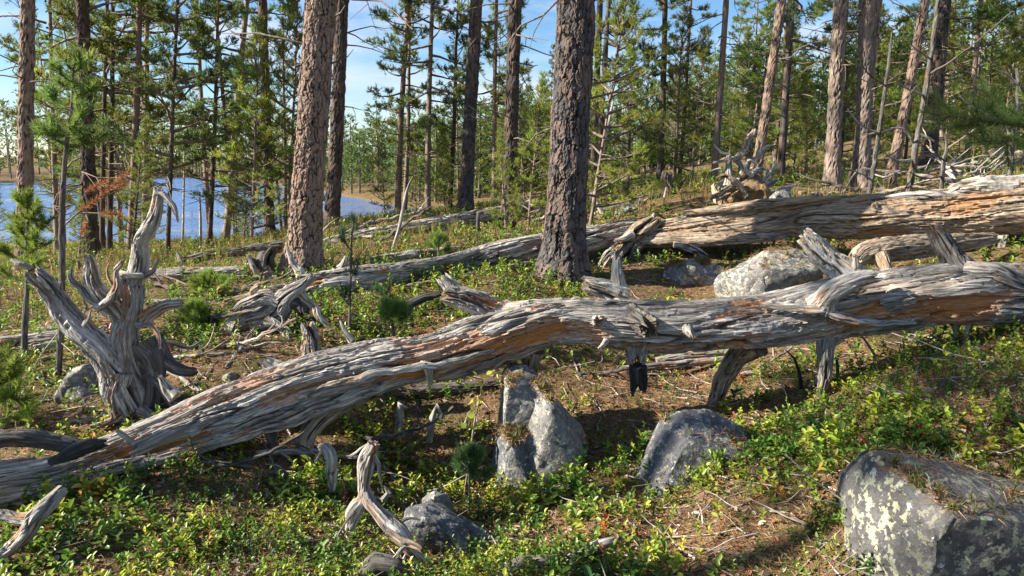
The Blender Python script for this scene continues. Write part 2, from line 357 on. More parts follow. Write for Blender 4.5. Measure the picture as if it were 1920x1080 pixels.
# ------------------------------------------------------------------ terrain
GP = [(0,1080,2.65),(500,1080,2.58),(960,1080,2.5),(1350,1080,2.42),(1500,1080,2.35),(0,1005,2.95),(250,980,2.95),(400,918,3.2),(120,1005,2.9),
 (800,885,3.7),(750,795,4.15),(960,920,3.6),(600,975,3.05),(1150,950,3.1),(1400,960,2.8),(1395,826,3.55),(1320,880,3.3),(1100,860,3.7),(1550,800,3.35),(1700,720,3.35),
 (1900,680,3.2),(1900,750,2.75),(1700,830,2.65),(1550,900,2.72),(1560,1000,2.42),(1300,780,4.05),(1150,760,4.2),(1250,690,5.0),(1500,660,4.9),(1600,640,4.8),(1750,635,4.35),
 (1400,552,6.0),(1060,522,6.3),(1200,540,6.1),(1500,470,6.9),(1300,465,7.1),(1800,470,6.5),(1300,392,8.0),(1560,365,9.5),(1900,345,9.0),(1870,290,14),(1200,385,9.5),
 (800,565,5.6),(930,560,5.5),(700,600,5.2),(650,640,4.6),(560,515,6.8),(700,480,7.5),(850,450,8.2),(450,590,5.3),(300,560,5.8),(350,640,4.6),(450,690,4.2),
 (200,780,3.75),(80,790,3.75),(150,750,4.15),(50,700,4.6),(100,560,7.0),(50,500,10),(250,490,10),(400,475,11),(300,445,20),(100,433,26),(500,440,17),
 (620,425,11),(745,412,18),(803,402,17),(870,397,14),(950,432,10),(1000,395,13),(1110,380,12),(1240,345,14),(1400,345,11),(1480,340,14),(1650,345,11),(1000,372,20),(1250,330,22),(1600,315,22),(1750,1080,2.12),(1920,1080,2.06),(1920,960,2.2),(1640,1080,2.2),(1280,935,3.2),(1190,935,3.25),(1000,930,3.5),(660,860,3.6),(900,820,4.0),(560,870,3.55),(1500,590,5.6),(1560,700,4.35)]
_c = np.array([P(*g) for g in GP]); _ca = np.degrees(np.arctan2(_c[:, 0], _c[:, 1])) / 16.0; _cr = np.log(np.hypot(_c[:, 0], _c[:, 1])) * 1.6
def _k(d2): return np.where(d2 > 1e-12, d2 * np.log(d2 + 1e-12), 0)
_n = len(_c); _A = np.zeros((_n + 3, _n + 3)); _A[:_n, :_n] = _k((_ca[:, None] - _ca) ** 2 + (_cr[:, None] - _cr) ** 2) + np.eye(_n) * .02
_A[:_n, _n] = _A[_n, :_n] = 1; _A[:_n, _n + 1] = _A[_n + 1, :_n] = _ca; _A[:_n, _n + 2] = _A[_n + 2, :_n] = _cr
_W = np.linalg.solve(_A, np.append(_c[:, 2], [0, 0, 0]))
WATER = -1.3
def height(X, Y, micro=True):
    X = np.asarray(X, float); Y = np.asarray(Y, float); sh = X.shape; X = X.ravel(); Y = Y.ravel()
    a = np.degrees(np.arctan2(X, Y)); r = np.hypot(X, Y); ac = np.clip(a, -38, 38); rc = np.clip(r, 2.2, 24)
    u, v = ac / 16., np.log(rc) * 1.6
    z = _W[_n] + _W[_n + 1] * u + _W[_n + 2] * v
    for i in range(_n): z = z + _W[i] * _k((u - _ca[i]) ** 2 + (v - _cr[i]) ** 2)
    fw = sstep(38, 130, np.abs(a)); z = z * (1 - fw) + fw * .1
    w = sstep(18, 34, r)
    zf = np.interp(a, [-180, -90, -5, 0, 10, 25, 40, 90, 180], [0, -.6, -.9, -.5, .6, 2.2, 3.0, 3, 0])
    z = z * (1 - w) + (zf + .006 * np.maximum(r - 120, 0) * sstep(-30, 40, a)) * w
    near = np.interp(a, [-100, -90, -40, -34, -25, -18, -12.5, -6.5, -5, -4.5], [300, 60, 30, 29, 27, 26, 31, 35, 37, 300])
    far = np.interp(a, [-95, -40, -30, -25, -18.2, -15.5, -14, -12.5, -10, -7, -5, -4.5], [80, 90, 105, 112, 84, 70, 62, 55, 47, 41, 37.6, 0])
    s = np.minimum(r - near, far - r)
    z = np.where(s > 0, np.minimum(z, WATER + .06) - 1.2 * sstep(0, 5, s), np.where(s > -9, WATER + .07 + (np.maximum(z, WATER + .25) - WATER - .07) * sstep(0, 9, -s), z))
    if micro:
        p = np.stack([X, Y, 0 * X], 1)
        z = z + .022 * fbm(p * 3.1, 3) * sstep(40, 12, r) + .05 * fbm(p * .9 + 9, 2) * sstep(3, 8, r) * sstep(60, 20, r) + .009 * fbm(p * 17, 2) * sstep(12, 6, r)
    return z.reshape(sh)
def ground_at(px, py, y0=1.5, y1=60):
    d = ray(px, py); Y = np.geomspace(y0, y1, 500); p = np.array([0, 0, CAM_Z]) + d[None] * (Y / d[1])[:, None]
    h = height(p[:, 0], p[:, 1]); k = np.argmax(p[:, 2] < h); return p[k] if k else p[-1]

ang = np.concatenate([np.arange(-42, 42.01, .35), np.arange(45, 318, 4.)]); nA = len(ang)
rad = np.concatenate([[.25, .6, 1.0, 1.4], np.geomspace(1.7, 16, 250), np.geomspace(16.6, 90, 60), np.geomspace(100, 4000, 22)])
AA, RR = np.meshgrid(np.radians(ang), rad); GX, GY = RR * np.sin(AA), RR * np.cos(AA); GZ = height(GX, GY)
GV = np.stack([GX, GY, GZ], -1).reshape(-1, 3); GF = grid_faces(len(rad), nA)[:, ::-1]
GV = np.vstack([GV, [[0, 0, GZ[0].mean()]]]); j = np.arange(nA)
gF3 = np.stack([np.full(nA, len(GV) - 1), (j + 1) % nA, j], 1)
heath = sstep(11, 17, np.hypot(GV[:, 0], GV[:, 1])) * (1 - .95 * sstep(33, 38, np.hypot(GV[:, 0], GV[:, 1]))) * sstep(2, -9, np.degrees(np.arctan2(GV[:, 0], GV[:, 1])))
def ground_material():
    m, n, b, o = mat_new('forest_floor'); g = N(n, 'TexCoord').outputs['Object']
    a = noise(n, g, 2.3, 5, .6); f = noise(n, g, 26, 5, .7); s = noise(n, g, 110, 3, .7)
    c = ramp(n, f, (.30, (.07, .042, .025)), (.5, (.20, .125, .07)), (.70, (.36, .24, .135)))
    c = mixc(n, math_(n, 'MULTIPLY', ramp(n, a, (.44, (0, 0, 0)), (.60, (1, 1, 1))), .75), c, (.07, .085, .026))
    c = mixc(n, math_(n, 'MULTIPLY', ramp(n, s, (.36, (1, 1, 1)), (.5, (0, 0, 0))), .7), c, (.06, .038, .025))
    hc = ramp(n, noise(n, g, 1.1, 5, .7), (.3, (.09, .075, .03)), (.5, (.22, .17, .06)), (.7, (.26, .16, .07)))
    c = mixc(n, attr(n, 'heath').outputs['Fac'], c, hc)
    n.links.new(c, b.inputs['Base Color']); b.inputs['Roughness'].default_value = .95; b.inputs['Specular IOR Level'].default_value = .1
    bump(n, b, math_(n, 'ADD', f, math_(n, 'MULTIPLY', s, .4)), 1., .03); return m
tag(link('ground', mesh('ground', GV, [gF3, GF], ground_material(), True, {'heath': heath})), kind='structure')

def water_material():
    m, n, b, o = mat_new('lake_water'); g = N(n, 'TexCoord').outputs['Object']
    b.inputs['Base Color'].default_value = (.085, .165, .34, 1); b.inputs['Roughness'].default_value = .12; b.inputs['IOR'].default_value = 1.33; b.inputs['Specular IOR Level'].default_value = .3  # blue base colour stands in for the reflected upper sky
    h = math_(n, 'ADD', noise(n, g, 1, 4, .6, (1.0, 2.2, 1)), math_(n, 'MULTIPLY', noise(n, g, 1, 3, .6, (.25, .5, 1)), 1.5)); rr_ = N(n, 'MapRange'); n.links.new(noise(n, g, 1, 3, .5, (.06, .16, 1)), rr_.inputs[0]); rr_.inputs[1].default_value = .4; rr_.inputs[2].default_value = .6; rr_.inputs[3].default_value = .06; rr_.inputs[4].default_value = .34; n.links.new(rr_.outputs[0], b.inputs['Roughness']); bump(n, b, h, .7, .3); return m
wy = [[-160, 12], [-20, 12], [4, 30], [4, 60], [-20, 150], [-160, 150]]
tag(link('lake', mesh('lake', [[x, y, WATER] for x, y in wy], [np.array([[0, 1, 4, 5]]), np.array([[1, 2, 3], [1, 3, 4]])], water_material())), kind='structure')

# ------------------------------------------------------------------ foliage pieces
def tubes(G, lines, nseg=4, **A):
    """lines: list of (points (k,3), radii (k))"""
    th = np.arange(nseg) / nseg * 2 * math.pi; ct, st = np.cos(th), np.sin(th)
    for p, r in lines:
        p = np.asarray(p, float); k = len(p); T = unit(np.gradient(p, axis=0)); up = np.array([0, 0, 1.]) if abs(T[0][2]) < .8 else np.array([1., 0, 0])
        Nn = unit(np.cross(T, up)); B = np.cross(T, Nn); r = np.asarray(r, float)[:, None, None]
        V = p[:, None] + (Nn[:, None] * ct[None, :, None] + B[:, None] * st[None, :, None]) * r
        G.add(V.reshape(-1, 3), F4=grid_faces(k, nseg), **{a: np.tile(v, (k * nseg, 1)) if np.ndim(v) else np.full(k * nseg, v) for a, v in A.items()})
def needles(G, st, dr, ln, n, nl, nw, rng, col, jit=.25, phi=(25, 70), lift=.12):
    """st, dr (K,3), ln (K): n needle blades round each shoot"""
    st = np.asarray(st, float); K = len(st); dr = unit(np.asarray(dr, float)); ln = np.broadcast_to(np.asarray(ln, float), (K,))
    t = rng.random((K, n)); base = st[:, None] + dr[:, None] * (ln[:, None] * t)[..., None]
    pv = unit(np.cross(rng.normal(size=(K, n, 3)), dr[:, None])); ph = np.radians(rng.uniform(*phi, (K, n))) * (1.05 - .45 * t)
    d = unit(dr[:, None] * np.cos(ph)[..., None] + pv * np.sin(ph)[..., None] + np.array([0, 0, lift]))
    tip = base + d * (nl * rng.uniform(.7, 1.15, (K, n)))[..., None]
    sd = unit(np.cross(d, rng.normal(size=(K, n, 3)))) * nw * .5
    V = np.stack([base - sd, base + sd, tip], 2).reshape(-1, 3)
    c = np.asarray(col, float) * (1 + jit * (rng.random((K, 1)) * 2 - 1)) if np.ndim(col) == 1 else np.asarray(col, float)
    c = np.repeat(c, n * 3, 0) * np.repeat(1 + .3 * (rng.random(K * n) - .5), 3)[:, None]
    G.add(V, F3=np.arange(K * n * 3).reshape(-1, 3), col=np.clip(c, 0, 1))
def bark_tube(pts, nseg, step, seed, cw=.05, ch=.11, depth=.016, butt=.5, fine_top=99., buttress=0., h_or=(3.0, 6.0)):
    """pine trunk with bark plates: pts [(x,y,z,r)] in tree space"""
    pts = np.asarray(pts, float); Lt = np.linalg.norm(np.diff(pts[:, :3], axis=0), axis=1).sum()
    q, g = spline(pts, 400)
    if Lt > fine_top: s = np.concatenate([np.arange(0, fine_top, step), np.arange(fine_top, Lt, max(.25, step))])
    else: s = np.arange(0, Lt, step)
    n = len(s); c = np.stack([np.interp(s, g, q[:, k]) for k in range(4)], 1); r = c[:, 3] * (1 + butt * np.exp(-np.maximum(s - .35, 0) / .20)); c = c[:, :3]
    T, Nn, B = frames(c); th = np.arange(nseg) / nseg * 2 * math.pi
    R0 = float(np.interp(min(1.5, Lt * .3), g, q[:, 3])); nu = max(4, round(2 * math.pi * R0 / cw))
    U = np.repeat((th / (2 * math.pi) * nu)[None], n, 0); Vv = np.repeat((s / ch)[:, None], nseg, 1)
    w = np.stack([np.cos(th)[None] * R0 + 0 * Vv, np.sin(th)[None] * R0 + 0 * Vv, np.repeat(s[:, None], nseg, 1)], -1)
    U = U + .5 * perlin(w * 10 + seed) + .3 * perlin(w * 33 + 4); Vv = Vv + .55 * perlin(w * 8 + seed + 40) + .3 * perlin(w * 27 + 14)
    def cells(U, Vv, nu, sd, ay=.8):
        iu, iv = np.floor(U).astype(int), np.floor(Vv).astype(int); F1 = np.full(U.shape, 9.); F2 = F1.copy(); ID = np.zeros(U.shape); TX = ID.copy(); TY = ID.copy()
        for du in (-1, 0, 1):
            for dv in (-1, 0, 1):
                cu = iu + du; cv = iv + dv; cm = cu % nu; ox, oy = hash01(cm, cv, sd), hash01(cm, cv, sd + 11.)
                ax_, ay_ = np.abs(cu + ox - U), np.abs(cv + oy - Vv) * ay; d = .55 * np.maximum(ax_, ay_) + .45 * np.hypot(ax_, ay_)
                bt = d < F1; F2 = np.where(bt, F1, np.minimum(F2, d)); ID = np.where(bt, hash01(cm, cv, sd + 23.), ID)
                TX = np.where(bt, (U - cu - ox) * (hash01(cm, cv, sd + 5.) - .5), TX); TY = np.where(bt, (Vv - cv - oy) * (hash01(cm, cv, sd + 7.) - .65), TY); F1 = np.where(bt, d, F1)
        return F1, F2, ID, TX + TY
    F1, F2, ID, tl = cells(U, Vv, nu, seed)
    U2 = U * 2 + .5 * perlin(w * 40 + seed); V2 = Vv * 2.6 + .6 * perlin(w * 33 + 8); _, G2, ID2, tl2 = cells(U2, V2, nu * 2, seed + 3.)
    gp = .5 + .5 * sstep(-.3, .3, perlin(w * 9 + 60)); e = sstep(.01, .12, F2 - F1) * gp + (1 - gp); e2 = sstep(0, .12, G2)
    h = depth * (1.5 * (e - .7) + .7 * (ID - .5) + 1.1 * tl + .55 * (ID2 - .5) + .6 * tl2) + depth * .3 * fbm(w * np.array([70, 70, 30]) + seed, 2)
    e = np.clip(e * (.75 + .25 * sstep(0, .10, G2)) * sstep(-1.1, -.35, h / depth), 0, 1)
    Rr = r[:, None] * (1 + .06 * fbm(w * 3. + seed, 2))
    if buttress:
        Rr = Rr * (1 + buttress * np.exp(-np.maximum(s - .2, 0) / .25)[:, None] * (.5 + .5 * np.cos(th * 4 + seed + 1.3 * np.sin(th * 2)))[None])
    Rr = Rr + h * np.minimum(1, r / R0)[:, None]
    V = c[:, None] + Nn[:, None] * (Rr * np.cos(th)[None])[..., None] + B[:, None] * (Rr * np.sin(th)[None])[..., None]
    V = V.reshape(-1, 3); up = sstep(*h_or, np.repeat(s, nseg) + .6 * perlin(w * 1.5 + 3).ravel())
    ed = np.clip(e.ravel() + .5 * up, 0, 1)
    top = c[-1][None]; nx = np.arange(nseg) + (n - 1) * nseg
    F3 = np.stack([nx, np.roll(nx, -1), np.full(nseg, len(V))], 1)
    ap = lambda a: np.append(a, a[-1])
    return np.vstack([V, top]), F3, grid_faces(n, nseg), dict(gco=np.vstack([w.reshape(-1, 3), w.reshape(-1, 3)[-1:]]) + seed * 3.7, plate=ap(ID.ravel()), edge=ap(ed), up=ap(up))

def limb(rng, p0, az, el, Lb, k=6, curl=.35, wig=.25):
    pts = [np.array(p0, float)]; st = Lb / (k - 1)
    for i in range(k - 1):
        d = np.array([math.cos(az) * math.cos(el), math.sin(az) * math.cos(el), math.sin(el)]); pts.append(pts[-1] + d * st)
        az += rng.normal() * wig; el += curl / (k - 1) + rng.normal() * wig * .6
    return np.array(pts)
GREEN = dict(old=(.155, .19, .046), mid=(.17, .21, .045), young=(.23, .29, .05), blue=(.12, .18, .058), dark=(.10, .14, .042))
def pine_parts(seed, H, h0, spread, nb, kind='old', col='old', subs=7, shoots=5, nn=13, nl=.075, nw=.013, dead=12, top_open=.0):
    """branch mesh and needle mesh of a Scots pine in tree space (trunk along z)"""
    rng = np.random.default_rng(seed); GB, GN = Geo(), Geo(); lines, dl = [], []; st, dr, ln, cc = [], [], [], []
    base = np.array(GREEN[col])
    for b in range(nb):
        t = (b + rng.random()) / nb; h = h0 + (H - h0) * t ** .9
        prof = (math.sin(math.pi * min(1, .18 + .82 * (1 - t) ** .8)) * .55 + .45 * (1 - t)) if kind == 'old' else (1 - t) ** .85 + .06
        Lb = spread * max(.12, prof) * rng.uniform(.65, 1.15); az = b * 2.399 + rng.normal() * .5
        el = (-.25 + .9 * t + rng.normal() * .18) if kind == 'old' else (.15 + .75 * t + rng.normal() * .12)
        p = limb(rng, (0, 0, h), az, el, Lb, 6, .35 if kind == 'old' else .25, .22 if kind == 'old' else .08); r0 = .012 + .018 * Lb
        lines.append((p, np.linspace(r0, .005, 6)))
        cj = base * rng.uniform(.75, 1.25) * np.array([rng.uniform(.9, 1.2), 1, rng.uniform(.8, 1.1)])
        for s in range(max(3, int(subs * (Lb / spread + .35)))):
            f = rng.uniform(.5, 1.) if kind == 'old' else rng.uniform(.3, 1.); i = min(4, int(f * 5)); q = p[i] + (p[i + 1] - p[i]) * (f * 5 - i); bd = unit(p[i + 1] - p[i])
            sd = unit(np.cross(bd, [0, 0, 1.])) * rng.choice([-1, 1]); d = unit(bd * rng.uniform(.5, 1) + sd * rng.uniform(.3, 1) + np.array([0, 0, rng.uniform(-.05, .55)]))
            sl = Lb * rng.uniform(.14, .34) * (1.15 - .5 * f) + .08; e = q + d * sl; lines.append((np.stack([q, q + d * sl * .5 + [0, 0, .02], e]), np.array([.007, .005, .003])))
            for _ in range(shoots):
                g = rng.uniform(.55, 1.05); dd = unit(d * .6 + rng.normal(size=3) * .6 + np.array([0, 0, .45]))
                st.append(q + d * sl * g); dr.append(dd); ln.append(rng.uniform(.07, .15)); cc.append(cj * rng.uniform(.75, 1.3))
        st.append(p[-1]); dr.append(unit(p[-1] - p[-2])); ln.append(.15); cc.append(cj)
    for _ in range(dead):
        h = rng.uniform(.9, max(1.3, h0 * 1.1)); az = rng.uniform(0, 6.28); Lb = rng.uniform(.3, 1.1) * min(1, spread)
        p = limb(rng, (0, 0, h), az, rng.normal() * .25, Lb, 5, -.2, .3); dl.append((p, np.linspace(.011, .003, 5)))
        if rng.random() < .6:
            q = p[2]; d = unit(p[3] - p[2] + rng.normal(size=3) * .1); dl.append((np.stack([q, q + d * Lb * .25, q + d * Lb * .4 + [0, 0, rng.normal() * .08]]), np.array([.006, .004, .002])))
    tubes(GB, lines + dl, 4)
    needles(GN, st, dr, ln, nn, nl, nw, rng, np.array(cc))
    return GB, GN
PROTO = {}
def proto(key, *a, **k):
    GB, GN = pine_parts(*a, **k)
    PROTO[key] = (GB.mesh('branches', M['twig']), GN.mesh('crown', M['needle'], False), a[1])
for i in range(3): proto(('old', i), 100 + i, 13., 4.4, 1.9, 44, 'old', 'old', dead=16)
for i in range(4): proto(('mid', i), 200 + i, 9., 1.7, 1.35, 46, 'old', ('mid', 'old', 'blue', 'mid')[i], subs=7, shoots=9, nn=13, dead=16)
for i in range(3): proto(('slim', i), 300 + i, 8.5, 1.1, .85, 54, 'mid', ('blue', 'dark', 'mid')[i], subs=6, shoots=7, nn=12, dead=8)
for i in range(4): proto(('young', i), 400 + i, 4., .3, .7, 50, 'mid', ('young', 'mid', 'young', 'young')[i], subs=7, shoots=5, nn=16, nl=.06, nw=.008, dead=2)
proto(('small', 0), 500, 1.2, .12, .34, 24, 'mid', 'young', subs=4, shoots=4, nn=22, nl=.05, nw=.004, dead=0)
proto(('small', 1), 501, 1.0, .06, .30, 20, 'mid', 'young', subs=4, shoots=4, nn=22, nl=.05, nw=.004, dead=0)

proto(('high', 0), 600, 9.5, 6.7, 2.1, 44, 'old', 'old', subs=8, shoots=8, nn=12, dead=4)
def dup_mesh_obj(name, me, parent, sc=(1, 1, 1), rz=0.):
    o = bpy.data.objects.new(name, me); COL.objects.link(o); o.parent = parent; o.scale = sc; o.rotation_euler = (0, 0, rz); o['kind'] = 'stuff' if name in ('branches', 'crown') else 'thing'
    if o['kind'] == 'thing': del o['kind']
    return o
_thin = {}
def thin_trunk(key, H, r, seed, mat):
    k = (key, mat)
    if k not in _thin:
        rng = np.random.default_rng(seed); hs = np.array([-.35, 0, .6, H * .3, H * .6, H * .85, H])
        wob = np.cumsum(rng.normal(size=(7, 2)) * .012 * math.sqrt(H), 0); wob[:2] = 0
        pts = np.stack([wob[:, 0], wob[:, 1], hs, r * np.array([1.15, 1.05, 1, .82, .5, .22, .06])], 1)
        V, F3, F4, A = bark_tube(pts, 14, .12, seed, cw=.05, depth=.006, butt=.25)
        _thin[k] = mesh('trunk', V, [F3, F4], M[mat], True, A)
    return _thin[k]
def tree(name, label, base, lean, Hs, proto_key, mat, diam=None, cat='tree', group=None, hero=None, seed=1, crown=True, rz=None):
    """base (x,y,z); lean: unit axis; hero: trunk detail (nseg, step, fine_top, buttress) or None for a shared slender trunk"""
    rng = np.random.default_rng(seed); br, cr, H0 = PROTO[proto_key]; s = Hs / H0
    e = empty(name, base, label, cat, group); q = Vector((0, 0, 1)).rotation_difference(Vector(lean)); e.rotation_mode = 'QUATERNION'; e.rotation_quaternion = q
    rz = rng.uniform(0, 6.28) if rz is None else rz
    if hero:
        r = diam / 2; hs = np.array([-.35, 0, 1.2, Hs * .35, Hs * .65, Hs * .88, Hs]); wob = np.cumsum(rng.normal(size=(7, 2)) * .02, 0); wob[:3] *= .2
        pts = np.stack([wob[:, 0], wob[:, 1], hs, r * np.array([1.05, 1.05, 1, .86, .6, .3, .08])], 1)
        V, F3, F4, A = bark_tube(pts, hero[0], hero[1], seed, cw=hero[4], ch=hero[4] * 2.8, depth=hero[5], fine_top=hero[2], buttress=hero[3])
        dup_mesh_obj('trunk', mesh('trunk', V, [F3, F4], M[mat], False, A), e)
    else:
        r = (diam or .14) / 2; me = thin_trunk(proto_key[0], H0, .07, 11, mat)
        dup_mesh_obj('trunk', me, e, (r / .07, r / .07, s), rz)
    if crown:
        dup_mesh_obj('branches', br, e, (s, s, s), rz); dup_mesh_obj('crown', cr, e, (s, s, s), rz)
    return e
def lean_of(b, px2, py2, dY=0.):
    t = P(px2, py2, b[1] + dY); v = t - b; return v / np.linalg.norm(v)

# ------------------------------------------------------------------ standing trees
HERO_NEAR = (160, .0115, 3.0, .28, .046, .014)
HERO_MID = (42, .038, 4.8, .18, .055, .013)
T1 = [  # label, base px, py, Y, second point on the trunk px, py, width px, crown kind, height, bark, detail
 ('thick pine with sunlit plated bark, its flared foot by the middle log', 566,512,6.8, 600,20, 59, ('old',0), 14, 'bark_red', HERO_NEAR),
 ('thickest pine with grey bark plates darkened for shade, growing before the middle log', 1057,522,6.3, 1082,20, 75, ('old',1), 14, 'bark', HERO_NEAR),
 ('dark pine trunk just behind the thick sunlit pine', 622,425,11.0, 650,10, 26, ('old',2), 13, 'bark_dark', HERO_MID),
 ('stout grey pine with a bent limb, between the two thick pines', 872,397,13.5, 892,10, 26, ('old',0), 13, 'bark', HERO_MID),
 ('straight dark pine nearest the left side of the thickest pine', 951,434,10.0, 969,10, 26, ('old',1), 13, 'bark_dark', HERO_MID),
 ('reddish pine at the left picture edge with a bright sunlit rim', 47,500,9.6, 42,20, 27, ('old',2), 12, 'bark_red', HERO_MID),
 ('dark stout pine behind the rust brown dead bough', 170,468,11.5, 157,20, 26, ('mid',1), 11, 'bark_dark', HERO_MID),
 ('dark pine between the bright green young pines and the thick sunlit pine', 507,445,14.0, 497,10, 18, ('old',1), 12, 'bark_dark', HERO_MID),
 ('pale tan pine standing straight behind the big upper log', 1558,364,10.0, 1574,10, 26, ('old',2), 12, 'bark_grey', HERO_MID),
 ('reddish pine leaning across the paler trunk behind the upper log', 1604,358,10.6, 1642,10, 22, ('old',0), 12, 'bark_red', HERO_MID),
 ('pale flaky pine trunk behind the upper log, partly hidden by a reddish one', 1616,358,10.0, 1624,60, 27, ('old',1), 12, 'bark_grey', HERO_MID),
 ('red brown pine leaning to the side, behind the dead twiggy saplings', 1668,346,11.0, 1736,10, 17, ('old',2), 12, 'bark_red', HERO_MID),
 ('dark pine high on the slope behind the dead saplings', 1742,300,13.0, 1776,10, 26, ('mid',0), 12, 'bark_dark', HERO_MID),
 ('orange barked pine rising behind the uprooted stump', 1417,335,11.0, 1467,10, 17, ('old',0), 12, 'bark_red', HERO_MID),
 ('slender red brown pine left of the uprooted stump', 1338,342,12.5, 1360,10, 12, ('old',1), 12, 'bark_red', None),
 ('grey barked pine just right of the uprooted stump', 1464,342,12.0, 1484,60, 13, ('mid',2), 10, 'bark', None),
 ('dark thin pine with flat tiered boughs against open sky', 1236,335,17.0, 1243,10, 12, ('mid',1), 11, 'bark_dark', None),
 ('dark leaning pine close behind the thickest pine', 1114,385,12.0, 1131,10, 13, ('old',0), 11, 'bark_dark', None),
 ('second leaning pine behind the thickest pine, thinner', 1122,372,15.0, 1142,60, 11, ('mid',3), 10, 'bark', None),
 ('shore pine with layered boughs, first right of the open sky', 746,412,18.0, 760,60, 12, ('mid',0), 9, 'bark_red', None),
 ('sunlit slim trunk leaning on the layered shore pine', 758,412,19.0, 768,150, 9, ('mid',3), 7.5, 'bark_grey', None),
 ('tan shore pine right of the layered shore pine', 803,402,17.0, 812,10, 11, ('mid',2), 10, 'bark_grey', None),
 ('thin tilted pine beside the stout grey pine', 843,398,18.0, 852,240, 9, ('slim',0), 6.5, 'bark_dark', None),
 ('thin orange pine between the stout grey pine and the straight dark pine', 928,380,16.0, 931,60, 9, ('mid',1), 9, 'bark_red', None),
 ('pale thin trunk near the left edge, in front of the lake', 104,455,14.0, 94,200, 10, ('mid',0), 8, 'bark_grey', None),
 ('first of two close thin dark trunks before the lake', 193,480,12.5, 204,10, 9, ('mid',1), 9, 'bark_dark', None),
 ('second of two close thin dark trunks before the lake', 206,478,13.0, 217,10, 10, ('slim',1), 9, 'bark_dark', None),
 ('straight rusty trunk directly left of the tall bleached snag', 243,478,12.0, 261,10, 13, ('mid',3), 10, 'bark_red', None),
 ('sunlit trunk just behind the straight rusty trunk', 268,455,15.0, 269,60, 12, ('mid',0), 9, 'bark_grey', None),
 ('very thin dark pine directly right of the tall bleached snag', 314,480,11.5, 330,10, 8, ('slim',0), 9, 'bark_dark', None),
 ('dark tiered conifer like young pine with sky at both sides', 391,466,13.0, 406,100, 9, ('slim',1), 6.5, 'bark_dark', None),
 ('sunlit pine leaning right behind the tiered dark young pine', 422,440,15.5, 455,10, 13, ('mid',2), 10, 'bark_grey', None),
 ('thin grey pine on the slope above the big upper log', 1815,300,15.0, 1840,40, 10, ('mid',1), 9, 'bark_red', None),
]
k = 0
for (lab, px, py, Y, px2, py2, w, pk, H, bk, hero) in T1:
    k += 1; b = P(px, py, Y); b[2] = float(height(b[0], b[1])); d = w * mpp(px2, (py + py2) / 2, Y)
    tree('pine_tree', lab, b, lean_of(b, px2, py2), H, pk, bk, d * (.92 if hero else 1), 'tree', None, hero, seed=k)
T2 = [  # young bright pines
 ('bright green young pine beside the dark pine, left of the thick sunlit pine', 470,445,11.5, 481,110, 6, ('young',0), 3.3, 'bark_red'),
 ('bright green young pine touching the thick sunlit pine', 541,440,12.0, 556,40, 7, ('young',2), 4.2, 'bark_red'),
 ('yellow green young pine leaning out right of the thickest pine', 1106,412,8.2, 1168,20, 6, ('young',2), 3.2, 'bark_red'),
 ('yellow green sapling in front of the straight dark pine', 950,440,8.4, 943,330, 5, ('young',3), 1.15, 'bark_grey'),
 ('young pine with yellowing needles left of the thickest pine', 990,420,9.5, 1010,240, 5, ('young',0), 1.9, 'bark_red'),
 ('small bright young pine below the slender red brown pine', 1296,345,13.0, 1312,180, 5, ('young',3), 2.5, 'bark_red'),
 ('small young pine right of the dark thin pine against the sky', 1264,340,14.0, 1276,140, 6, ('young',1), 3.1, 'bark_red'),
 ('dark green young pine left of the dark thin pine against the sky', 1176,360,13.0, 1180,215, 6, ('young',1), 2.4, 'bark_dark'),
 ('low young pine among the trunks beside the pale tan pine', 1510,356,12.0, 1512,260, 5, ('young',0), 1.7, 'bark_red'),
 ('small light green pine between the shore trunks at left', 245,470,10.5, 275,230, 6, ('young',1), 1.9, 'bark_dark'),
 ('bushy knee high pine under the rusty trunk, before the lake', 145,488,9.0, 150,420, 5, ('young',3), .85, 'bark_red'),
 ('tiny pine on the heath by the dark fallen trunk', 412,500,7.6, 415,462, 4, ('young',0), .36, 'bark_red'),
 ('small pine on the shore between the fallen trunk and thick sunlit pine', 455,470,12.0, 460,410, 4, ('young',2), .7, 'bark_red'),
]
for (lab, px, py, Y, px2, py2, w, pk, H, bk) in T2:
    k += 1; b = P(px, py, Y); b[2] = float(height(b[0], b[1]))
    tree('young_pine', lab, b, lean_of(b, px2, py2), H, pk, bk, w * mpp(px, py, Y), 'tree', None, None, seed=k)
# the wood behind
rng = np.random.default_rng(5)
LAND = [(47,'the reddish pine at the left edge'),(170,'the dark stout pine'),(243,'the straight rusty trunk'),(318,'the very thin pine'),(398,'the dark tiered young pine'),(500,'the dark shore pine'),(590,'the thick sunlit pine'),(750,'the layered shore pine'),(805,'the tan shore pine'),(880,'the stout grey pine'),(960,'the straight dark pine'),(1070,'the thickest pine'),(1130,'the two leaning pines'),(1238,'the tiered pine against the sky'),(1345,'the slender red brown pine'),(1440,'the orange barked pine'),(1476,'the grey barked pine'),(1566,'the pale tan pine'),(1622,'the pale flaky pine'),(1700,'the red brown leaning pine'),(1758,'the dark pine high on the slope'),(1828,'the thin grey slope pine'),(1900,'the dead sapling at the right edge')]
USED = {}
def near_label(px, Y, H, kind):
    s = near_label0(px, Y, H, kind)
    if s in USED:
        for sf in ((', farther back', ', farthest back') if Y > USED[s] else (', nearer', ', nearest')):
            if s + sf not in USED: s += sf; break
    USED[s] = Y; return s
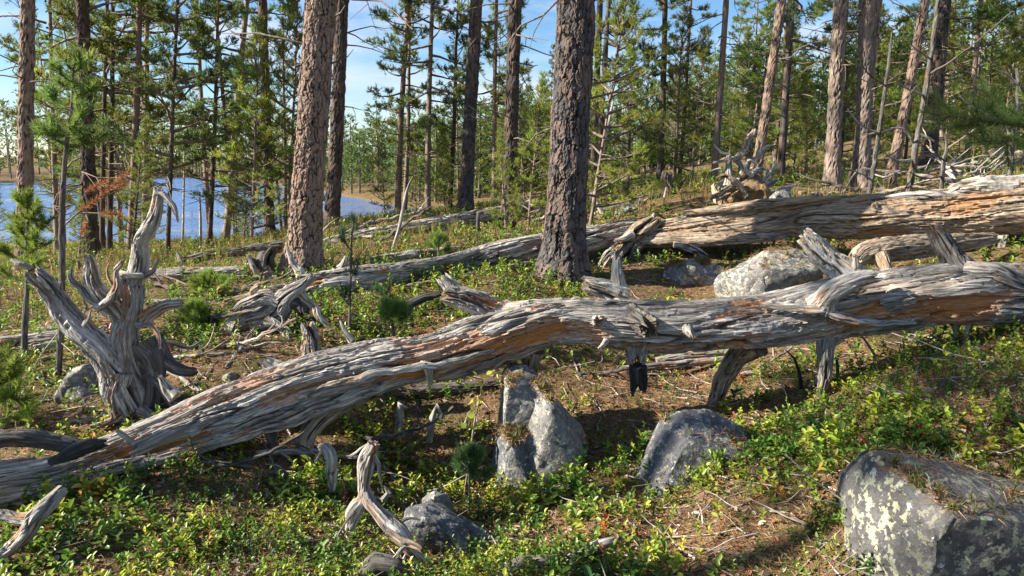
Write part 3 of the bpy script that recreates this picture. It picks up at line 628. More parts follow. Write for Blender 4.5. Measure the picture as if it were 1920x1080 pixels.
def near_label0(px, Y, H, kind):
    l = min(LAND, key=lambda q: abs(q[0] - px)); side = 'left of' if px < l[0] - 8 else 'right of' if px > l[0] + 8 else 'behind'
    return ('waist high' if H < 1.5 else 'small bushy' if H < 2.3 else 'man high bushy' if H < 3.1 else 'leggy young' if kind == 'young' else 'slim' if H < 8.2 else 'taller' if H < 9.2 else 'tallest') + (' far off' if Y > 26 else ' set back' if Y > 19 else '') + f' pine just {side} ' + l[1]
def fill(n, px0, px1, Y0, Y1, kinds, label, group, gaps=(), hs=(.8, 1.15), seed0=1000):
    global k
    m = 0; tries = 0
    while m < n and tries < n * 30:
        tries += 1; px = rng.uniform(px0, px1); Y = math.exp(rng.uniform(math.log(Y0), math.log(Y1)))
        if any(a < px < b for a, b in gaps): continue
        X = (px - 960) / FPX * Y / math.cos(PITCH) * 1.0; z = float(height(X, Y))
        if z < WATER + .15: continue
        m += 1; k += 1; pk = kinds[rng.integers(len(kinds))]; H = PROTO[pk][2] * rng.uniform(*hs)
        lean = unit(np.array([rng.normal() * .035, rng.normal() * .03, 1.]))
        tree('young_pine' if pk[0] == 'young' else 'pine_tree', near_label(px, Y, H, pk[0]), (X, Y, z), lean, H, pk, ('bark_dark', 'bark_red', 'bark_grey', 'bark')[rng.integers(4)], H * rng.uniform(.011, .016), 'tree', group, None, seed=seed0 + k)
MIDS = [('mid', i) for i in range(4)] + [('slim', i) for i in range(3)]
YO = [('young', i) for i in range(4)]
fill(9, -150, 540, 15, 27, MIDS, 'slender shore pine among many others, in front of the lake', 'slender pines along the near lake shore', ((300, 345), ), (.75, 1.1))
fill(8, -100, 560, 13, 26, YO, 'low light green pine between the shore trunks', 'low pines along the near lake shore', (), (.45, .9))
fill(5, 665, 1030, 20, 36, MIDS, 'slender pine in the open wood between the two thick pines', 'slender pines between the thick pines', ((640, 715),), (.6, .95))
fill(8, 720, 1040, 13, 30, YO, 'small light pine in the open wood between the two thick pines', 'small pines between the thick pines', (), (.4, .75))
fill(4, 1125, 1300, 18, 40, MIDS + YO, 'pine in the thin wood right of the thickest pine', 'pines right of the thickest pine', ((1275, 1340),), (.5, .8))
fill(17, 1345, 2050, 14, 36, MIDS + YO, 'pine in the dense wood behind the upper log', 'pines of the dense wood on the slope', (), (.7, 1.15))
fill(14, 1380, 1980, 12.5, 20, YO, 'bushy young pine low in the dense wood behind the upper log', 'young pines of the dense wood on the slope', (), (.5, .95))

# far wood: one mass beyond the lake and the slope
GFc, GFt = Geo(), Geo()
for i in range(440):
    a = rng.uniform(-46, 46); far = np.interp(a, [-50, -40, -30, -25, -18.2, -15.5, -14, -12.5, -10, -7, -5, -3, 60], [90, 92, 107, 114, 86, 72, 64, 57, 49, 43, 41, 40, 38])
    r = far + (rng.exponential(5.) if i % 2 else abs(rng.normal()) * 24 + rng.uniform(0, 12)); X, Y = r * math.sin(math.radians(a)), r * math.cos(math.radians(a)); z = float(height(X, Y))
    if z < WATER + .1: continue
    H = rng.uniform(6, 10.5) if a < -16 else rng.uniform(3.5, 6.2) if a < -3 else rng.uniform(3.2, 6); nl = 160 if r < 75 else 105; t = rng.random(nl); c0_ = .10 if a < -4 else .02; hh = H * (c0_ + (1 - c0_) * t); sp = H * .17 * (1.1 - t) ** .7 + .12
    az = rng.uniform(0, 6.28, nl); rr = sp * np.sqrt(rng.random(nl)); c = np.stack([X + rr * np.cos(az), Y + rr * np.sin(az), z + hh + .12 * rr], 1)
    needles(GFc, c, np.stack([np.cos(az), np.sin(az), .5 + 0 * az], 1), .3, 4,   .48 if r > 75 else .36, .15 if r > 75 else .09, rng, np.array(GREEN[('old', 'mid', 'blue', 'dark')[rng.integers(4)]]) * rng.uniform(.65, 1.0), lift=.1)
    tubes(GFt, [(np.array([[X, Y, z - .3], [X + .1, Y, z + H * .5], [X + .1, Y, z + H]]), np.array([.09, .06, .02]))], 5)
ff = tag(link('forest', GFc.mesh('forest', M['needle'], False)), 'mass of distant pines beyond the lake and the slope', 'forest', kind='stuff')
tf = link('trunks', GFt.mesh('trunks', M['twig']), ff); tf['kind'] = 'stuff'

# ------------------------------------------------------------------ fallen logs
def log_path(pts): return pxpath(pts)
MAIN = [(-90,925,3.08,90),(0,903,3.15,84),(100,885,3.25,76),(200,856,3.33,76),(300,820,3.42,82),(400,778,3.5,90),(480,750,3.57,92),(600,709,3.68,94),(700,688,3.77,98),(800,672,3.85,100),(860,655,3.9,102),
        (950,623,3.95,102),(1050,603,4.0,90),(1150,609,4.02,98),(1250,615,4.03,106),(1350,608,4.03,102),(1450,600,4.02,104),(1550,580,4.0,112),(1650,565,3.97,116),(1780,550,3.92,122),(1900,548,3.87,114),(2010,546,3.82,112),(2120,545,3.78,116)]
mp = pxpath(MAIN); mY = lambda px: float(np.interp(px, [m[0] for m in MAIN], [m[2] for m in MAIN]))
org = mp[8, :3].copy(); org[2] = float(height(org[0], org[1]))
E = empty('fallen_log', org, 'long silver grey dead pine propped on its branch stubs across the foreground', 'log')
wood_obj('trunk', mp, M['wood'], E, org, nseg=168, step=.0115, seed=3, peel=.60, hot=[(*P(a_, b_, mY(a_)), r_, h_) for a_, b_, r_, h_ in ((420,790,.35,.35),(560,735,.3,.4),(720,700,.3,.35),(880,680,.3,.6),(1000,640,.2,.5),(1780,570,.25,.3))], twist=.35, jag0=.25, jag1=.2, lump=.10, rough=1.25)
STUBS = [  # name, points (px,py,dY,d px), material, label, opts
 ('branch_stub', [(196,872,-.02,40),(183,915,-.10,36),(170,982,-.12,24)], 'wood', None),
 ('branch_stub', [(392,780,.04,30),(355,798,-.09,36),(320,812,-.18,32),(285,832,-.24,30),(240,850,-.27,27)], 'wood', 'thick broken branch lying along the trunk'),
 ('twig_stub', [(262,836,-.24,14),(238,822,-.25,11),(214,804,-.25,8)], 'wood', None),
 ('branch_stub', [(422,828,-.02,14),(427,855,-.05,12),(432,886,-.06,9)], 'wood_dark', None),
 ('support_branch', [(700,722,.04,44),(650,750,0.,40),(596,795,-.04,37),(574,832,-.05,32),(568,878,-.05,24)], 'wood_warm', 'bent support branch with smooth tan wood'),
 ('branch_stub', [(500,785,0,24),(508,815,-.06,22),(520,850,-.08,12)], 'wood_dark', None),
 ('branch_stub', [(985,603,.02,58),(935,582,.04,48),(885,562,.05,42),(826,556,.06,30)], 'wood', 'thick broken branch pointing back along the trunk'),
 ('branch_stub', [(868,560,.06,32),(845,540,.09,28),(824,512,.12,22)], 'wood_pale', None),
 ('branch_stub', [(1162,572,.10,30),(1160,530,.12,24),(1157,468,.13,17)], 'wood_pale', 'upright bleached stub'),
 ('shard', [(1172,560,.11,44),(1130,543,.12,40),(1084,526,.12,24)], 'wood_pale', None),
 ('knot_stub', [(1180,592,-.02,54),(1200,602,-.17,46),(1226,622,-.30,36)], 'wood_dark', 'hollow dark ended knot'),
 ('branch_stub', [(1197,640,-.02,46),(1196,665,-.05,36),(1196,690,-.06,31)], 'wood', None),
 ('charred_end', [(1196,684,-.06,32),(1196,715,-.06,30),(1195,748,-.07,27)], 'charred', 'blackened end of the hanging stub'),
 ('support_branch', [(1412,640,.02,48),(1385,668,.08,39),(1352,715,.14,34),(1332,786,.2,25)], 'wood_warm', 'slanting brown support branch'),
 ('support_branch', [(1556,618,-.02,44),(1550,650,-.06,30),(1542,705,-.10,26),(1534,768,-.12,13)], 'wood', None),
 ('knot_stub', [(1286,612,-.12,24),(1293,624,-.18,18),(1303,640,-.22,8)], 'wood', None),
 ('branch_stub', [(1598,528,.02,52),(1565,492,.06,44),(1530,458,.08,40),(1500,432,.10,33)], 'wood_pale', 'bleached flat topped branch stub'),
 ('shard', [(1597,530,.0,26),(1602,505,.0,18),(1604,474,.0,9)], 'wood', None),
 ('branch_stub', [(1542,572,-.12,40),(1560,545,-.18,36),(1600,528,-.2,34),(1655,519,-.2,26)], 'wood', 'curved branch hugging the trunk'),
 ('branch_stub', [(1800,512,.02,58),(1785,482,.03,40),(1765,450,.04,33),(1740,420,.05,25)], 'wood_dark', None),
 ('knot_stub', [(1668,562,-.10,48),(1695,560,-.17,38),(1722,560,-.19,18)], 'wood', None),
 ('knot_stub', [(1117,602,-.11,26),(1121,604,-.15,19),(1124,605,-.17,15)], 'wood', None),
 ('support_branch', [(1000,655,.04,36),(993,690,.06,28),(987,728,.08,18)], 'wood_warm', None),
 ('knot_stub', [(798,676,-.12,22),(803,698,-.15,16),(808,726,-.16,9)], 'wood_pale', None),
 ('shard', [(1785,600,-.02,14),(1790,615,-.03,10),(1793,634,-.03,5)], 'wood', None),
 ('shard', [(1818,604,-.02,12),(1814,630,-.03,8),(1806,662,-.03,4)], 'wood', None),
 ('shard', [(1140,634,-.1,12),(1132,645,-.15,9),(1122,656,-.17,4)], 'wood_pale', None),
 ('shard', [(532,702,.1,34),(510,686,.1,26),(488,670,.1,14)], 'wood_pale', None),
 ('shard', [(660,640,.1,20),(648,625,.11,12),(636,600,.12,4)], 'wood_pale', None),
 ('shard', [(330,745,.1,26),(312,725,.12,20),(296,702,.13,7)], 'wood_pale', None),
 ('ridge', [(1810,502,-.05,26),(1860,508,-.12,30),(1920,528,-.15,30),(2000,540,-.15,22)], 'wood', None),
 ('splinter', [(-30,828,.05,34),(60,822,.02,36),(150,842,0,30),(215,845,-.04,14)], 'wood_dark', 'dark split rail of wood along the broken end'),
 ('splinter', [(90,868,-.09,12),(150,843,-.10,30),(205,828,-.08,14)], 'charred', None),
 ('splinter', [(-40,935,-.03,40),(60,920,-.05,44),(170,885,-.08,30),(330,852,-.1,26),(480,800,-.1,22)], 'wood', None),
 ('splinter', [(310,850,-.06,14),(480,800,-.10,36),(600,758,-.10,38),(700,726,-.09,32),(800,706,-.07,12)], 'wood', 'long slab split along the underside'),
 ('splinter', [(560,738,-.12,7),(700,702,-.16,15),(830,682,-.15,14),(930,655,-.12,6)], 'wood_pale', None),
 ('splinter', [(820,712,-.08,10),(880,696,-.12,20),(960,672,-.11,18),(1040,640,-.08,6)], 'wood_warm', 'rusty orange inner wood under a split'),
 ('splinter', [(1420,575,-.13,6),(1520,580,-.17,18),(1620,602,-.17,16),(1720,606,-.14,6)], 'wood', None),
 ('splinter', [(990,566,-.02,8),(1080,570,-.06,14),(1180,566,-.05,12),(1270,566,-.04,6)], 'wood_pale', None),
]
for i, (nm, pts, mt, lab) in enumerate(STUBS):
    c = pxpath([(a, b, mY(a) + dy, d) for a, b, dy, d in pts]); big = c[:, 3].max()
    o = wood_obj(nm, c, M[mt], E, org, nseg=int(np.clip(big * 900, 14, 48)), step=.012, seed=40 + i, peel=.35, twist=1.2, jag0=.005, jag1=min(.09, c[-1, 3] * 2.6), lump=.2, rough=1.1, wig=.25, flare=.45 if nm in ('branch_stub', 'support_branch') else 0, flat=.6 if nm == 'splinter' else 1.)
    if lab: o['label'] = lab
def simple_log(name, label, pts, mat, stubs=(), cat='log', org_i=0, part='trunk', **kw):
    c = pxpath(pts); o_ = c[org_i, :3].copy(); o_[2] = float(height(o_[0], o_[1]))
    e = empty(name, o_, label, cat); wood_obj(part, c, M[mat], e, o_, **kw)
    for i, (nm, sp, mt) in enumerate(stubs):
        s = pxpath(sp); wood_obj(nm, s, M[mt], e, o_, nseg=int(np.clip(s[:, 3].max() * 700, 10, 32)), step=.018, seed=kw.get('seed', 1) * 9 + i, peel=.35, twist=1., jag0=.005, jag1=min(.05, s[-1, 3] * 1.5), lump=.18, flare=.2, rough=.9)
    return e
simple_log('fallen_log', 'big brownish log with splintered end, raised off the ground at upper right',
 [(1188,447,7.0,30),(1230,437,6.98,44),(1300,430,6.9,56),(1400,420,6.8,67),(1500,409,6.7,77),(1600,407,6.6,81),(1700,402,6.5,81),(1800,397,6.4,86),(1900,390,6.3,94),(2010,384,6.2,96),(2120,378,6.1,98)], 'wood_warm',
 [('splinter', [(1150,457,6.95,8),(1200,452,6.9,24),(1270,449,6.8,28),(1380,447,6.65,24),(1480,444,6.6,8)], 'wood_warm'), ('splinter', [(1770,366,6.4,10),(1800,352,6.38,26),(1860,348,6.3,34),(1960,345,6.2,36)], 'wood_pale'),
  ('splinter', [(1640,372,6.5,8),(1700,368,6.42,16),(1790,366,6.36,14),(1860,372,6.3,6)], 'wood_pale'), ('splinter', [(1460,412,6.5,4),(1480,405,6.5,7),(1505,395,6.5,4)], 'wood_dark'),
  ('splinter', [(1280,400,6.85,8),(1380,388,6.7,18),(1480,377,6.6,16),(1580,370,6.5,8)], 'wood_warm'),
  ('knot_stub', [(1640,384,6.5,16),(1640,385,6.42,12),(1641,386,6.38,8)], 'wood_warm'), ('branch_stub', [(1880,440,6.2,14),(1878,465,6.2,13),(1872,490,6.2,10)], 'wood_pale')], seed=5, nseg=130, step=.016, peel=.55, twist=.25, jag0=.2, jag1=.1, lump=.09, rough=1.2)
simple_log('fallen_log', 'long dark grey log running low behind the thickest pine',
 [(-80,668,4.85,62),(0,659,4.95,60),(130,645,5.1,56),(300,614,5.4,46),(400,592,5.55,46),(480,571,5.65,46),(600,541,5.8,50),(700,528,5.95,56),(840,501,6.3,47),(960,473,6.6,52),(1140,440,6.95,44),(1205,428,7.05,38)], 'wood',
 [('knot_stub', [(930,470,6.5,14),(931,476,6.42,12),(932,482,6.38,8)], 'charred'), ('splinter', [(560,520,5.75,8),(660,510,5.85,20),(780,498,6.05,22),(900,470,6.35,10)], 'wood'),
  ('splinter', [(420,568,5.5,10),(500,552,5.6,22),(560,540,5.7,12)], 'wood_warm'), ('branch_stub', [(640,505,5.9,20),(645,495,5.9,14),(650,478,5.9,6)], 'wood'),
  ('splinter', [(700,548,5.8,8),(800,535,5.95,18),(930,508,6.3,16),(1000,490,6.5,6)], 'wood_warm')], seed=8, nseg=110, step=.018, peel=.5, twist=.3, jag0=.1, jag1=.15, rough=1.2)
simple_log('fallen_log', 'bleached thin log sloping up behind the thick sunlit pine',
 [(585,474,8.3,30),(640,456,8.6,32),(760,431,9.2,29),(880,409,9.8,27),(940,399,10.1,26),(1015,380,10.5,20)], 'wood_pale',
 [('branch_stub', [(742,440,9.2,10),(747,430,9.2,8),(750,420,9.2,5)], 'wood'), ('splinter', [(600,462,8.3,6),(700,440,8.8,10),(800,425,9.2,6)], 'wood_warm'), ('support_branch', [(895,405,9.85,7),(896,430,9.8,7),(897,462,9.8,7)], 'wood')], seed=11, nseg=48, step=.03, peel=.45, twist=.3, jag0=.1, jag1=.1)
simple_log('fallen_log', 'short grey log lying by the feet of the young pines right of the thickest pine', [(1120,402,9.3,16),(1160,392,9.5,18),(1210,383,9.7,14)], 'wood', [('branch_stub', [(1130,400,9.3,9),(1122,385,9.3,8),(1118,372,9.3,4)], 'wood_pale')], seed=13, nseg=28, step=.03, jag0=.05, jag1=.05)
simple_log('fallen_log', 'short sunlit bleached log just behind the forked snag', [(262,516,6.5,24),(330,513,6.55,27),(400,512,6.6,26),(468,508,6.65,22)], 'wood_pale', [('shard', [(300,520,6.4,12),(330,528,6.35,10),(352,536,6.3,4)], 'wood_warm')], seed=15, nseg=44, step=.02, peel=.5, jag0=.06, jag1=.06)
simple_log('fallen_log', 'dark mouldering log on the heath near the lake', [(335,492,7.9,16),(400,478,8.0,19),(470,468,8.1,20),(535,462,8.2,24)], 'wood_dark', [('branch_stub', [(340,490,7.9,10),(335,478,7.9,7),(330,470,7.9,4)], 'wood')], seed=17, nseg=36, step=.03, jag0=.06, jag1=.06)
simple_log('fallen_log', 'curved pale log lying beneath the big upper log', [(1598,492,5.5,26),(1625,475,5.6,42),(1700,464,5.7,46),(1790,455,5.8,36),(1870,447,5.9,22)], 'wood_warm', [('branch_stub', [(1650,480,5.55,30),(1658,495,5.5,24),(1668,512,5.45,16)], 'wood_warm')], seed=19, nseg=60, step=.018, peel=.35, jag0=.06, jag1=.06)
simple_log('fallen_log', 'thin grey pole lying on the sunlit needles under the foreground log', [(1085,697,4.75,8),(1180,690,4.8,11),(1290,680,4.9,13),(1425,667,5.0,10)], 'wood', [('splinter', [(1230,676,4.95,10),(1310,664,5.0,20),(1400,656,5.05,10)], 'wood_pale')], seed=21, nseg=24, step=.02, jag0=.02, jag1=.02)
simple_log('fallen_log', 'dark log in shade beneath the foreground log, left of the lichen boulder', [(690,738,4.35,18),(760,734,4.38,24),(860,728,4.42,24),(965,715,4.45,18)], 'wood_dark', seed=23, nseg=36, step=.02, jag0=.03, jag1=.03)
simple_log('fallen_branch', 'dark bent branch in the green before the middle log', [(738,592,4.95,16),(760,575,4.98,17),(790,560,5.0,16),(828,549,5.0,12)], 'charred', cat='branch', part='stem', seed=25, nseg=20, step=.02, jag0=.02, jag1=.02)
simple_log('fallen_log', 'low pale log among the green just above the middle log', [(690,490,7.0,14),(780,478,7.2,20),(860,468,7.4,16)], 'wood_pale', seed=27, nseg=28, step=.03, jag0=.04, jag1=.04)

# ------------------------------------------------------------------ snags and stumps
def snag(name, label, Y, limbs, mat, cat='stump', z0=None, **kw):
    c0 = pxpath([(a, b, Y + dy, d) for a, b, dy, d in limbs[0][1]]); o_ = c0[0, :3].copy(); o_[2] = float(height(o_[0], o_[1]))
    e = empty(name, o_, label, cat)
    for i, (nm, pts, *mm) in enumerate(limbs):
        c = pxpath([(a, b, Y + dy, d) for a, b, dy, d in pts]); big = c[:, 3].max()
        wood_obj(nm, c, M[mm[0] if mm else mat], e, o_, nseg=int(np.clip(big * 1100, 10, 72)), step=kw.get('step', .012), seed=kw.get('seed', 1) + i * 2, peel=kw.get('peel', .45), twist=1.3, jag0=.01, jag1=min(.08, c[-1, 3] * 1.8), lump=.26, rough=1.2, flare=.15, wig=.4)
    return e
snag('dead_stump', 'forked bleached snag with twisted limbs standing behind the log at left', 3.8, [
 ('trunk', [(250,800,.05,92),(246,740,0,66),(240,690,0,54),(234,630,0,50),(240,575,0,44),(252,520,.02,38)]),
 ('limb', [(240,770,-.05,46),(205,705,-.06,50),(160,635,-.08,50),(105,558,-.1,44),(52,502,-.12,34)]),
 ('limb', [(250,560,.03,36),(262,500,.04,33),(270,452,.05,30),(283,405,.05,26),(298,352,.05,18)], 'wood_pale'),
 ('hook', [(292,362,.05,14),(308,368,.04,12),(325,385,.03,11),(331,402,.03,9),(333,418,.03,4)]),
 ('limb', [(228,600,0,36),(200,565,-.02,32),(178,530,-.03,27),(160,474,-.03,14)], 'wood_pale'),
 ('limb', [(205,590,-.03,20),(175,565,-.05,17),(150,538,-.06,15),(134,522,-.06,12),(134,500,-.06,5)], 'wood_pale'),
 ('limb', [(180,580,-.1,14),(205,562,-.12,15),(218,535,-.12,14),(219,508,-.12,12),(232,483,-.12,8)]),
 ('limb', [(268,600,.02,30),(300,582,.03,24),(322,572,.03,20),(348,566,.04,12)]),
 ('limb', [(214,512,-.02,16),(240,515,-.03,16),(278,517,0,13)], 'wood_pale'),
 ('shard', [(60,508,-.12,12),(38,494,-.13,9),(20,486,-.13,4)]),
 ('root', [(262,640,.02,44),(282,680,.02,42),(284,740,0,38),(270,795,-.02,30)], 'wood_dark'),
 ('root', [(285,640,.03,40),(310,668,.05,30),(345,690,.06,24),(375,694,.08,12)], 'wood_dark'),
 ('root', [(225,700,-.08,40),(215,745,-.12,36),(225,790,-.14,26)], 'wood'),
 ('root', [(275,700,-.02,22),(305,730,-.05,16),(330,770,-.08,9),(342,800,-.1,4)], 'wood_dark'),
 ('root', [(262,770,-.08,24),(290,792,-.12,16),(318,800,-.15,8)], 'wood'),
 ('root', [(232,775,-.12,22),(200,792,-.16,14),(165,800,-.2,7)], 'wood'),
 ('root', [(288,650,.05,18),(320,640,.08,12),(350,652,.1,8),(380,640,.12,4)], 'wood'),
 ('limb', [(222,560,-.04,12),(212,535,-.06,9),(200,512,-.06,7),(208,490,-.06,3)]),
 ('limb', [(258,610,-.06,14),(280,612,-.1,10),(296,630,-.12,7),(300,655,-.12,3)]),
 ('limb', [(268,520,.02,12),(288,505,.03,9),(300,485,.03,4)]),
 ('limb', [(150,618,-.12,10),(165,596,-.14,7),(172,580,-.14,3)]),
 ('spike', [(113,545,-.14,10),(114,536,-.15,7),(116,528,-.16,2)]),
], 'wood', seed=60, peel=.4)
snag('dead_stump', 'sprawling grey root snag lying between the two long logs', 4.85, [
 ('trunk', [(398,662,-.1,20),(425,622,-.06,32),(470,598,0,42),(515,580,.02,44),(548,550,.03,30),(590,512,.04,12)]),
 ('limb', [(525,570,.0,26),(490,560,.0,28),(455,566,-.02,24),(440,585,-.05,14)]),
 ('limb', [(560,545,.03,16),(585,570,0,16),(600,598,-.03,14),(632,622,-.05,6)], 'wood_pale'),
 ('limb', [(540,565,.02,24),(560,575,0,24),(570,595,-.04,22)], 'wood_dark'),
 ('root', [(440,610,-.05,24),(425,640,-.1,20),(395,668,-.14,10)]),
 ('root', [(500,600,-.08,20),(540,625,-.14,16),(545,660,-.18,8)]),
 ('limb', [(478,560,.02,14),(474,545,.02,14),(488,535,.02,8)], 'wood_pale'),
], 'wood', seed=90, peel=.35, step=.016)
snag('broken_stub', 'short upright post of grey wood just behind the foreground log', 4.15, [('post', [(582,668,.05,34),(578,640,.04,30),(575,615,.03,30),(572,597,.03,26)])], 'wood', seed=110)
snag('dead_stump', 'pale pointed shard leaning on the foot of the thick sunlit pine', 6.45, [('post', [(572,532,0,22),(560,508,0,18),(545,480,.02,10),(538,465,.02,4)])], 'wood_pale', seed=115)
snag('dead_stump', 'dark tangled root stump left of the thick sunlit pine', 6.7, [
 ('trunk', [(512,520,0,30),(500,490,0,32),(515,462,.02,22)]), ('root', [(505,500,0,18),(478,490,-.05,14),(462,482,-.1,7)]), ('root', [(480,515,-.1,10),(470,490,-.1,10),(464,475,-.1,6)], 'wood'),
 ('root', [(500,505,-.05,16),(515,525,-.1,14),(535,530,-.12,8)], 'wood'), ('limb', [(510,470,0,16),(480,462,0,14),(452,468,0,8)])], 'wood_dark', seed=120, step=.02)
snag('dead_stump', 'jagged weathered stump beside the forked snag', 4.5, [('trunk', [(345,690,0,54),(338,668,0,48),(332,646,0,40)]), ('spike', [(322,660,-.03,14),(318,650,-.03,10),(316,640,-.03,3)]), ('spike', [(350,660,-.03,14),(352,650,-.03,10),(354,642,-.03,3)])], 'wood', seed=130)
snag('broken_branch', 'forked grey snag standing alone in the lower foreground shade', 2.75, [
 ('stem', [(702,828,0,20),(692,858,0,30),(682,900,0,29),(678,935,0,32),(664,962,-.02,28),(650,1000,-.03,14)], 'wood'),
 ('limb', [(684,918,.0,24),(712,955,-.03,32),(742,995,-.06,36),(775,1030,-.08,26),(812,1062,-.1,10)], 'wood'),
 ('limb', [(726,1000,-.1,18),(752,1014,-.12,18),(795,1032,-.14,10)], 'wood_warm'), ('twig', [(766,1020,-.12,9),(752,1034,-.14,10),(736,1048,-.15,7)], 'wood_pale'),
 ('shard', [(700,850,.0,10),(712,880,.0,9),(716,915,.0,5)], 'wood_pale'), ('shard', [(716,940,-.02,12),(728,925,-.02,9),(722,912,-.02,4)], 'wood'), ('twig', [(672,955,-.03,7),(650,975,-.06,5),(632,1008,-.08,3)], 'wood_dark'), ('twig', [(742,985,-.06,8),(765,972,-.05,5),(790,975,-.05,2)], 'wood_dark')], 'wood', cat='branch', seed=140)
snag('broken_branch', 'short pale hanging branch piece left of the lower forked snag', 3.25, [('stem', [(600,838,.05,12),(614,846,0,20),(624,862,-.03,25),(623,895,-.04,20),(621,925,-.05,8)]), ('shard', [(612,842,.0,8),(600,850,.02,8),(590,868,.03,4)])], 'wood', cat='branch', seed=150)
snag('twisted_root', 'gnarled grey root curling at the lower left corner', 2.72, [('stem', [(120,915,.15,20),(90,945,.08,30),(62,972,.03,34),(40,1005,0,30),(12,1035,-.02,24),(-20,1062,-.05,14)]), ('limb', [(60,975,.02,22),(20,970,.02,24),(-30,966,.02,20)])], 'wood', cat='root', seed=160)
snag('dead_stump', 'splintered stump where the middle and upper logs break apart', 6.9, [('trunk', [(1130,510,-.2,22),(1150,480,-.15,28),(1172,455,-.05,34),(1205,428,0,36),(1235,408,.05,18)]), ('shard', [(1150,470,-.2,16),(1138,480,-.22,14),(1122,498,-.22,5)], 'wood'), ('shard', [(1185,440,-.1,18),(1170,445,-.14,14),(1150,452,-.16,6)], 'wood'), ('shard', [(1222,425,0,10),(1225,410,0,9),(1226,398,0,4)], 'wood'), ('root', [(1200,455,-.05,20),(1190,480,-.1,14),(1165,500,-.12,8)], 'wood_dark')], 'wood_warm', seed=170, step=.018)
snag('fallen_branch', 'curved bluish grey root piece beneath the big upper log', 6.6, [('stem', [(1262,458,0,10),(1285,462,0,16),(1305,470,-.02,15),(1328,482,-.05,8)])], 'wood', cat='branch', seed=180, step=.02)
snag('dead_stump', 'dark upright rotten stump far behind the upper log', 9.6, [('trunk', [(1256,388,0,30),(1255,360,0,26),(1252,335,0,22),(1254,318,0,18)]), ('limb', [(1268,360,0,8),(1280,345,0,7),(1284,332,0,4)]), ('limb', [(1250,385,-.1,8),(1248,372,-.1,7),(1250,350,-.1,4)], 'wood')], 'wood_dark', seed=190, step=.03)
# uprooted root plate
RY = 8.3
snag('uprooted_stump', 'uprooted root plate with tangled bleached roots rising behind the upper log', RY, [
 ('root', [(1366,348,-.1,17.3),(1367,320,-.1,13.0),(1365,300,-.1,10.8),(1364,290,-.1,5.8)], 'wood'),
 ('root', [(1366,298,-.1,8.6),(1350,302,-.12,7.9),(1336,306,-.12,3.6)], 'wood'),
 ('root', [(1372,300,0,11.5),(1388,290,0,13.0),(1400,270,0,11.5),(1412,248,0,8.6),(1412,240,0,5.0)], 'wood'),
 ('root', [(1402,372,-.1,11.5),(1402,345,-.1,13.0),(1415,325,-.1,10.1),(1432,318,-.12,6.5),(1436,334,-.14,2.9)], 'wood'),
 ('root', [(1400,330,-.1,7.9),(1412,310,-.05,6.5),(1422,285,0,5.0),(1424,262,0,2.9)], 'wood_warm'),
 ('root', [(1405,330,0,5.8),(1404,305,0,5.0),(1408,280,0,3.6),(1416,220,.05,2.9),(1420,190,.05,2.5)], 'dead' if 0 else 'wood'),
 ('root', [(1415,372,-.15,13.7),(1425,355,-.15,13.7),(1445,342,-.12,10.8),(1458,338,-.1,5.8)], 'wood'),
 ('root', [(1395,365,-.18,10.1),(1385,350,-.2,7.9),(1375,340,-.2,3.6)], 'wood_dark'),
 ('root', [(1444,345,-.05,5.0),(1446,325,-.05,3.6),(1445,308,-.05,2.9)], 'wood_warm'),
 ('root', [(1355,315,-.1,5.0),(1342,318,-.1,3.6),(1330,322,-.1,2.5)], 'wood_pale'),
 ('root', [(1400,368,-.2,15.8),(1385,345,-.22,11.5),(1360,330,-.25,7.9),(1342,336,-.25,3.6)]),
 ('root', [(1420,350,-.1,11.5),(1440,330,-.1,8.6),(1452,305,-.08,5.8),(1448,285,-.05,2.9)], 'wood_pale'),
 ('root', [(1390,320,0,11.5),(1380,300,.02,8.6),(1352,285,.03,5.8),(1338,270,.03,2.9)], 'wood'),
 ('root', [(1398,300,0,10.1),(1420,296,0,7.9),(1436,276,0,5.0),(1456,270,0,2.9)], 'wood_pale'),
 ('root', [(1370,352,-.15,15.8),(1350,362,-.2,11.5),(1325,372,-.25,5.8)], 'wood_warm'),
 ('root', [(1430,372,-.2,13.7),(1455,362,-.2,10.1),(1480,352,-.2,5.8),(1500,340,-.2,2.9)], 'wood'),
 ('root', [(1412,330,-.15,7.9),(1398,318,-.18,6.5),(1404,300,-.2,5.0),(1420,308,-.2,2.9)], 'wood_pale'),
 ('trunk', [(1412,392,.1,43.2),(1408,360,.1,40.3),(1400,335,.12,28.8),(1398,318,.15,17.3)], 'wood_warm'),
], 'wood_warm', seed=200, step=.02)

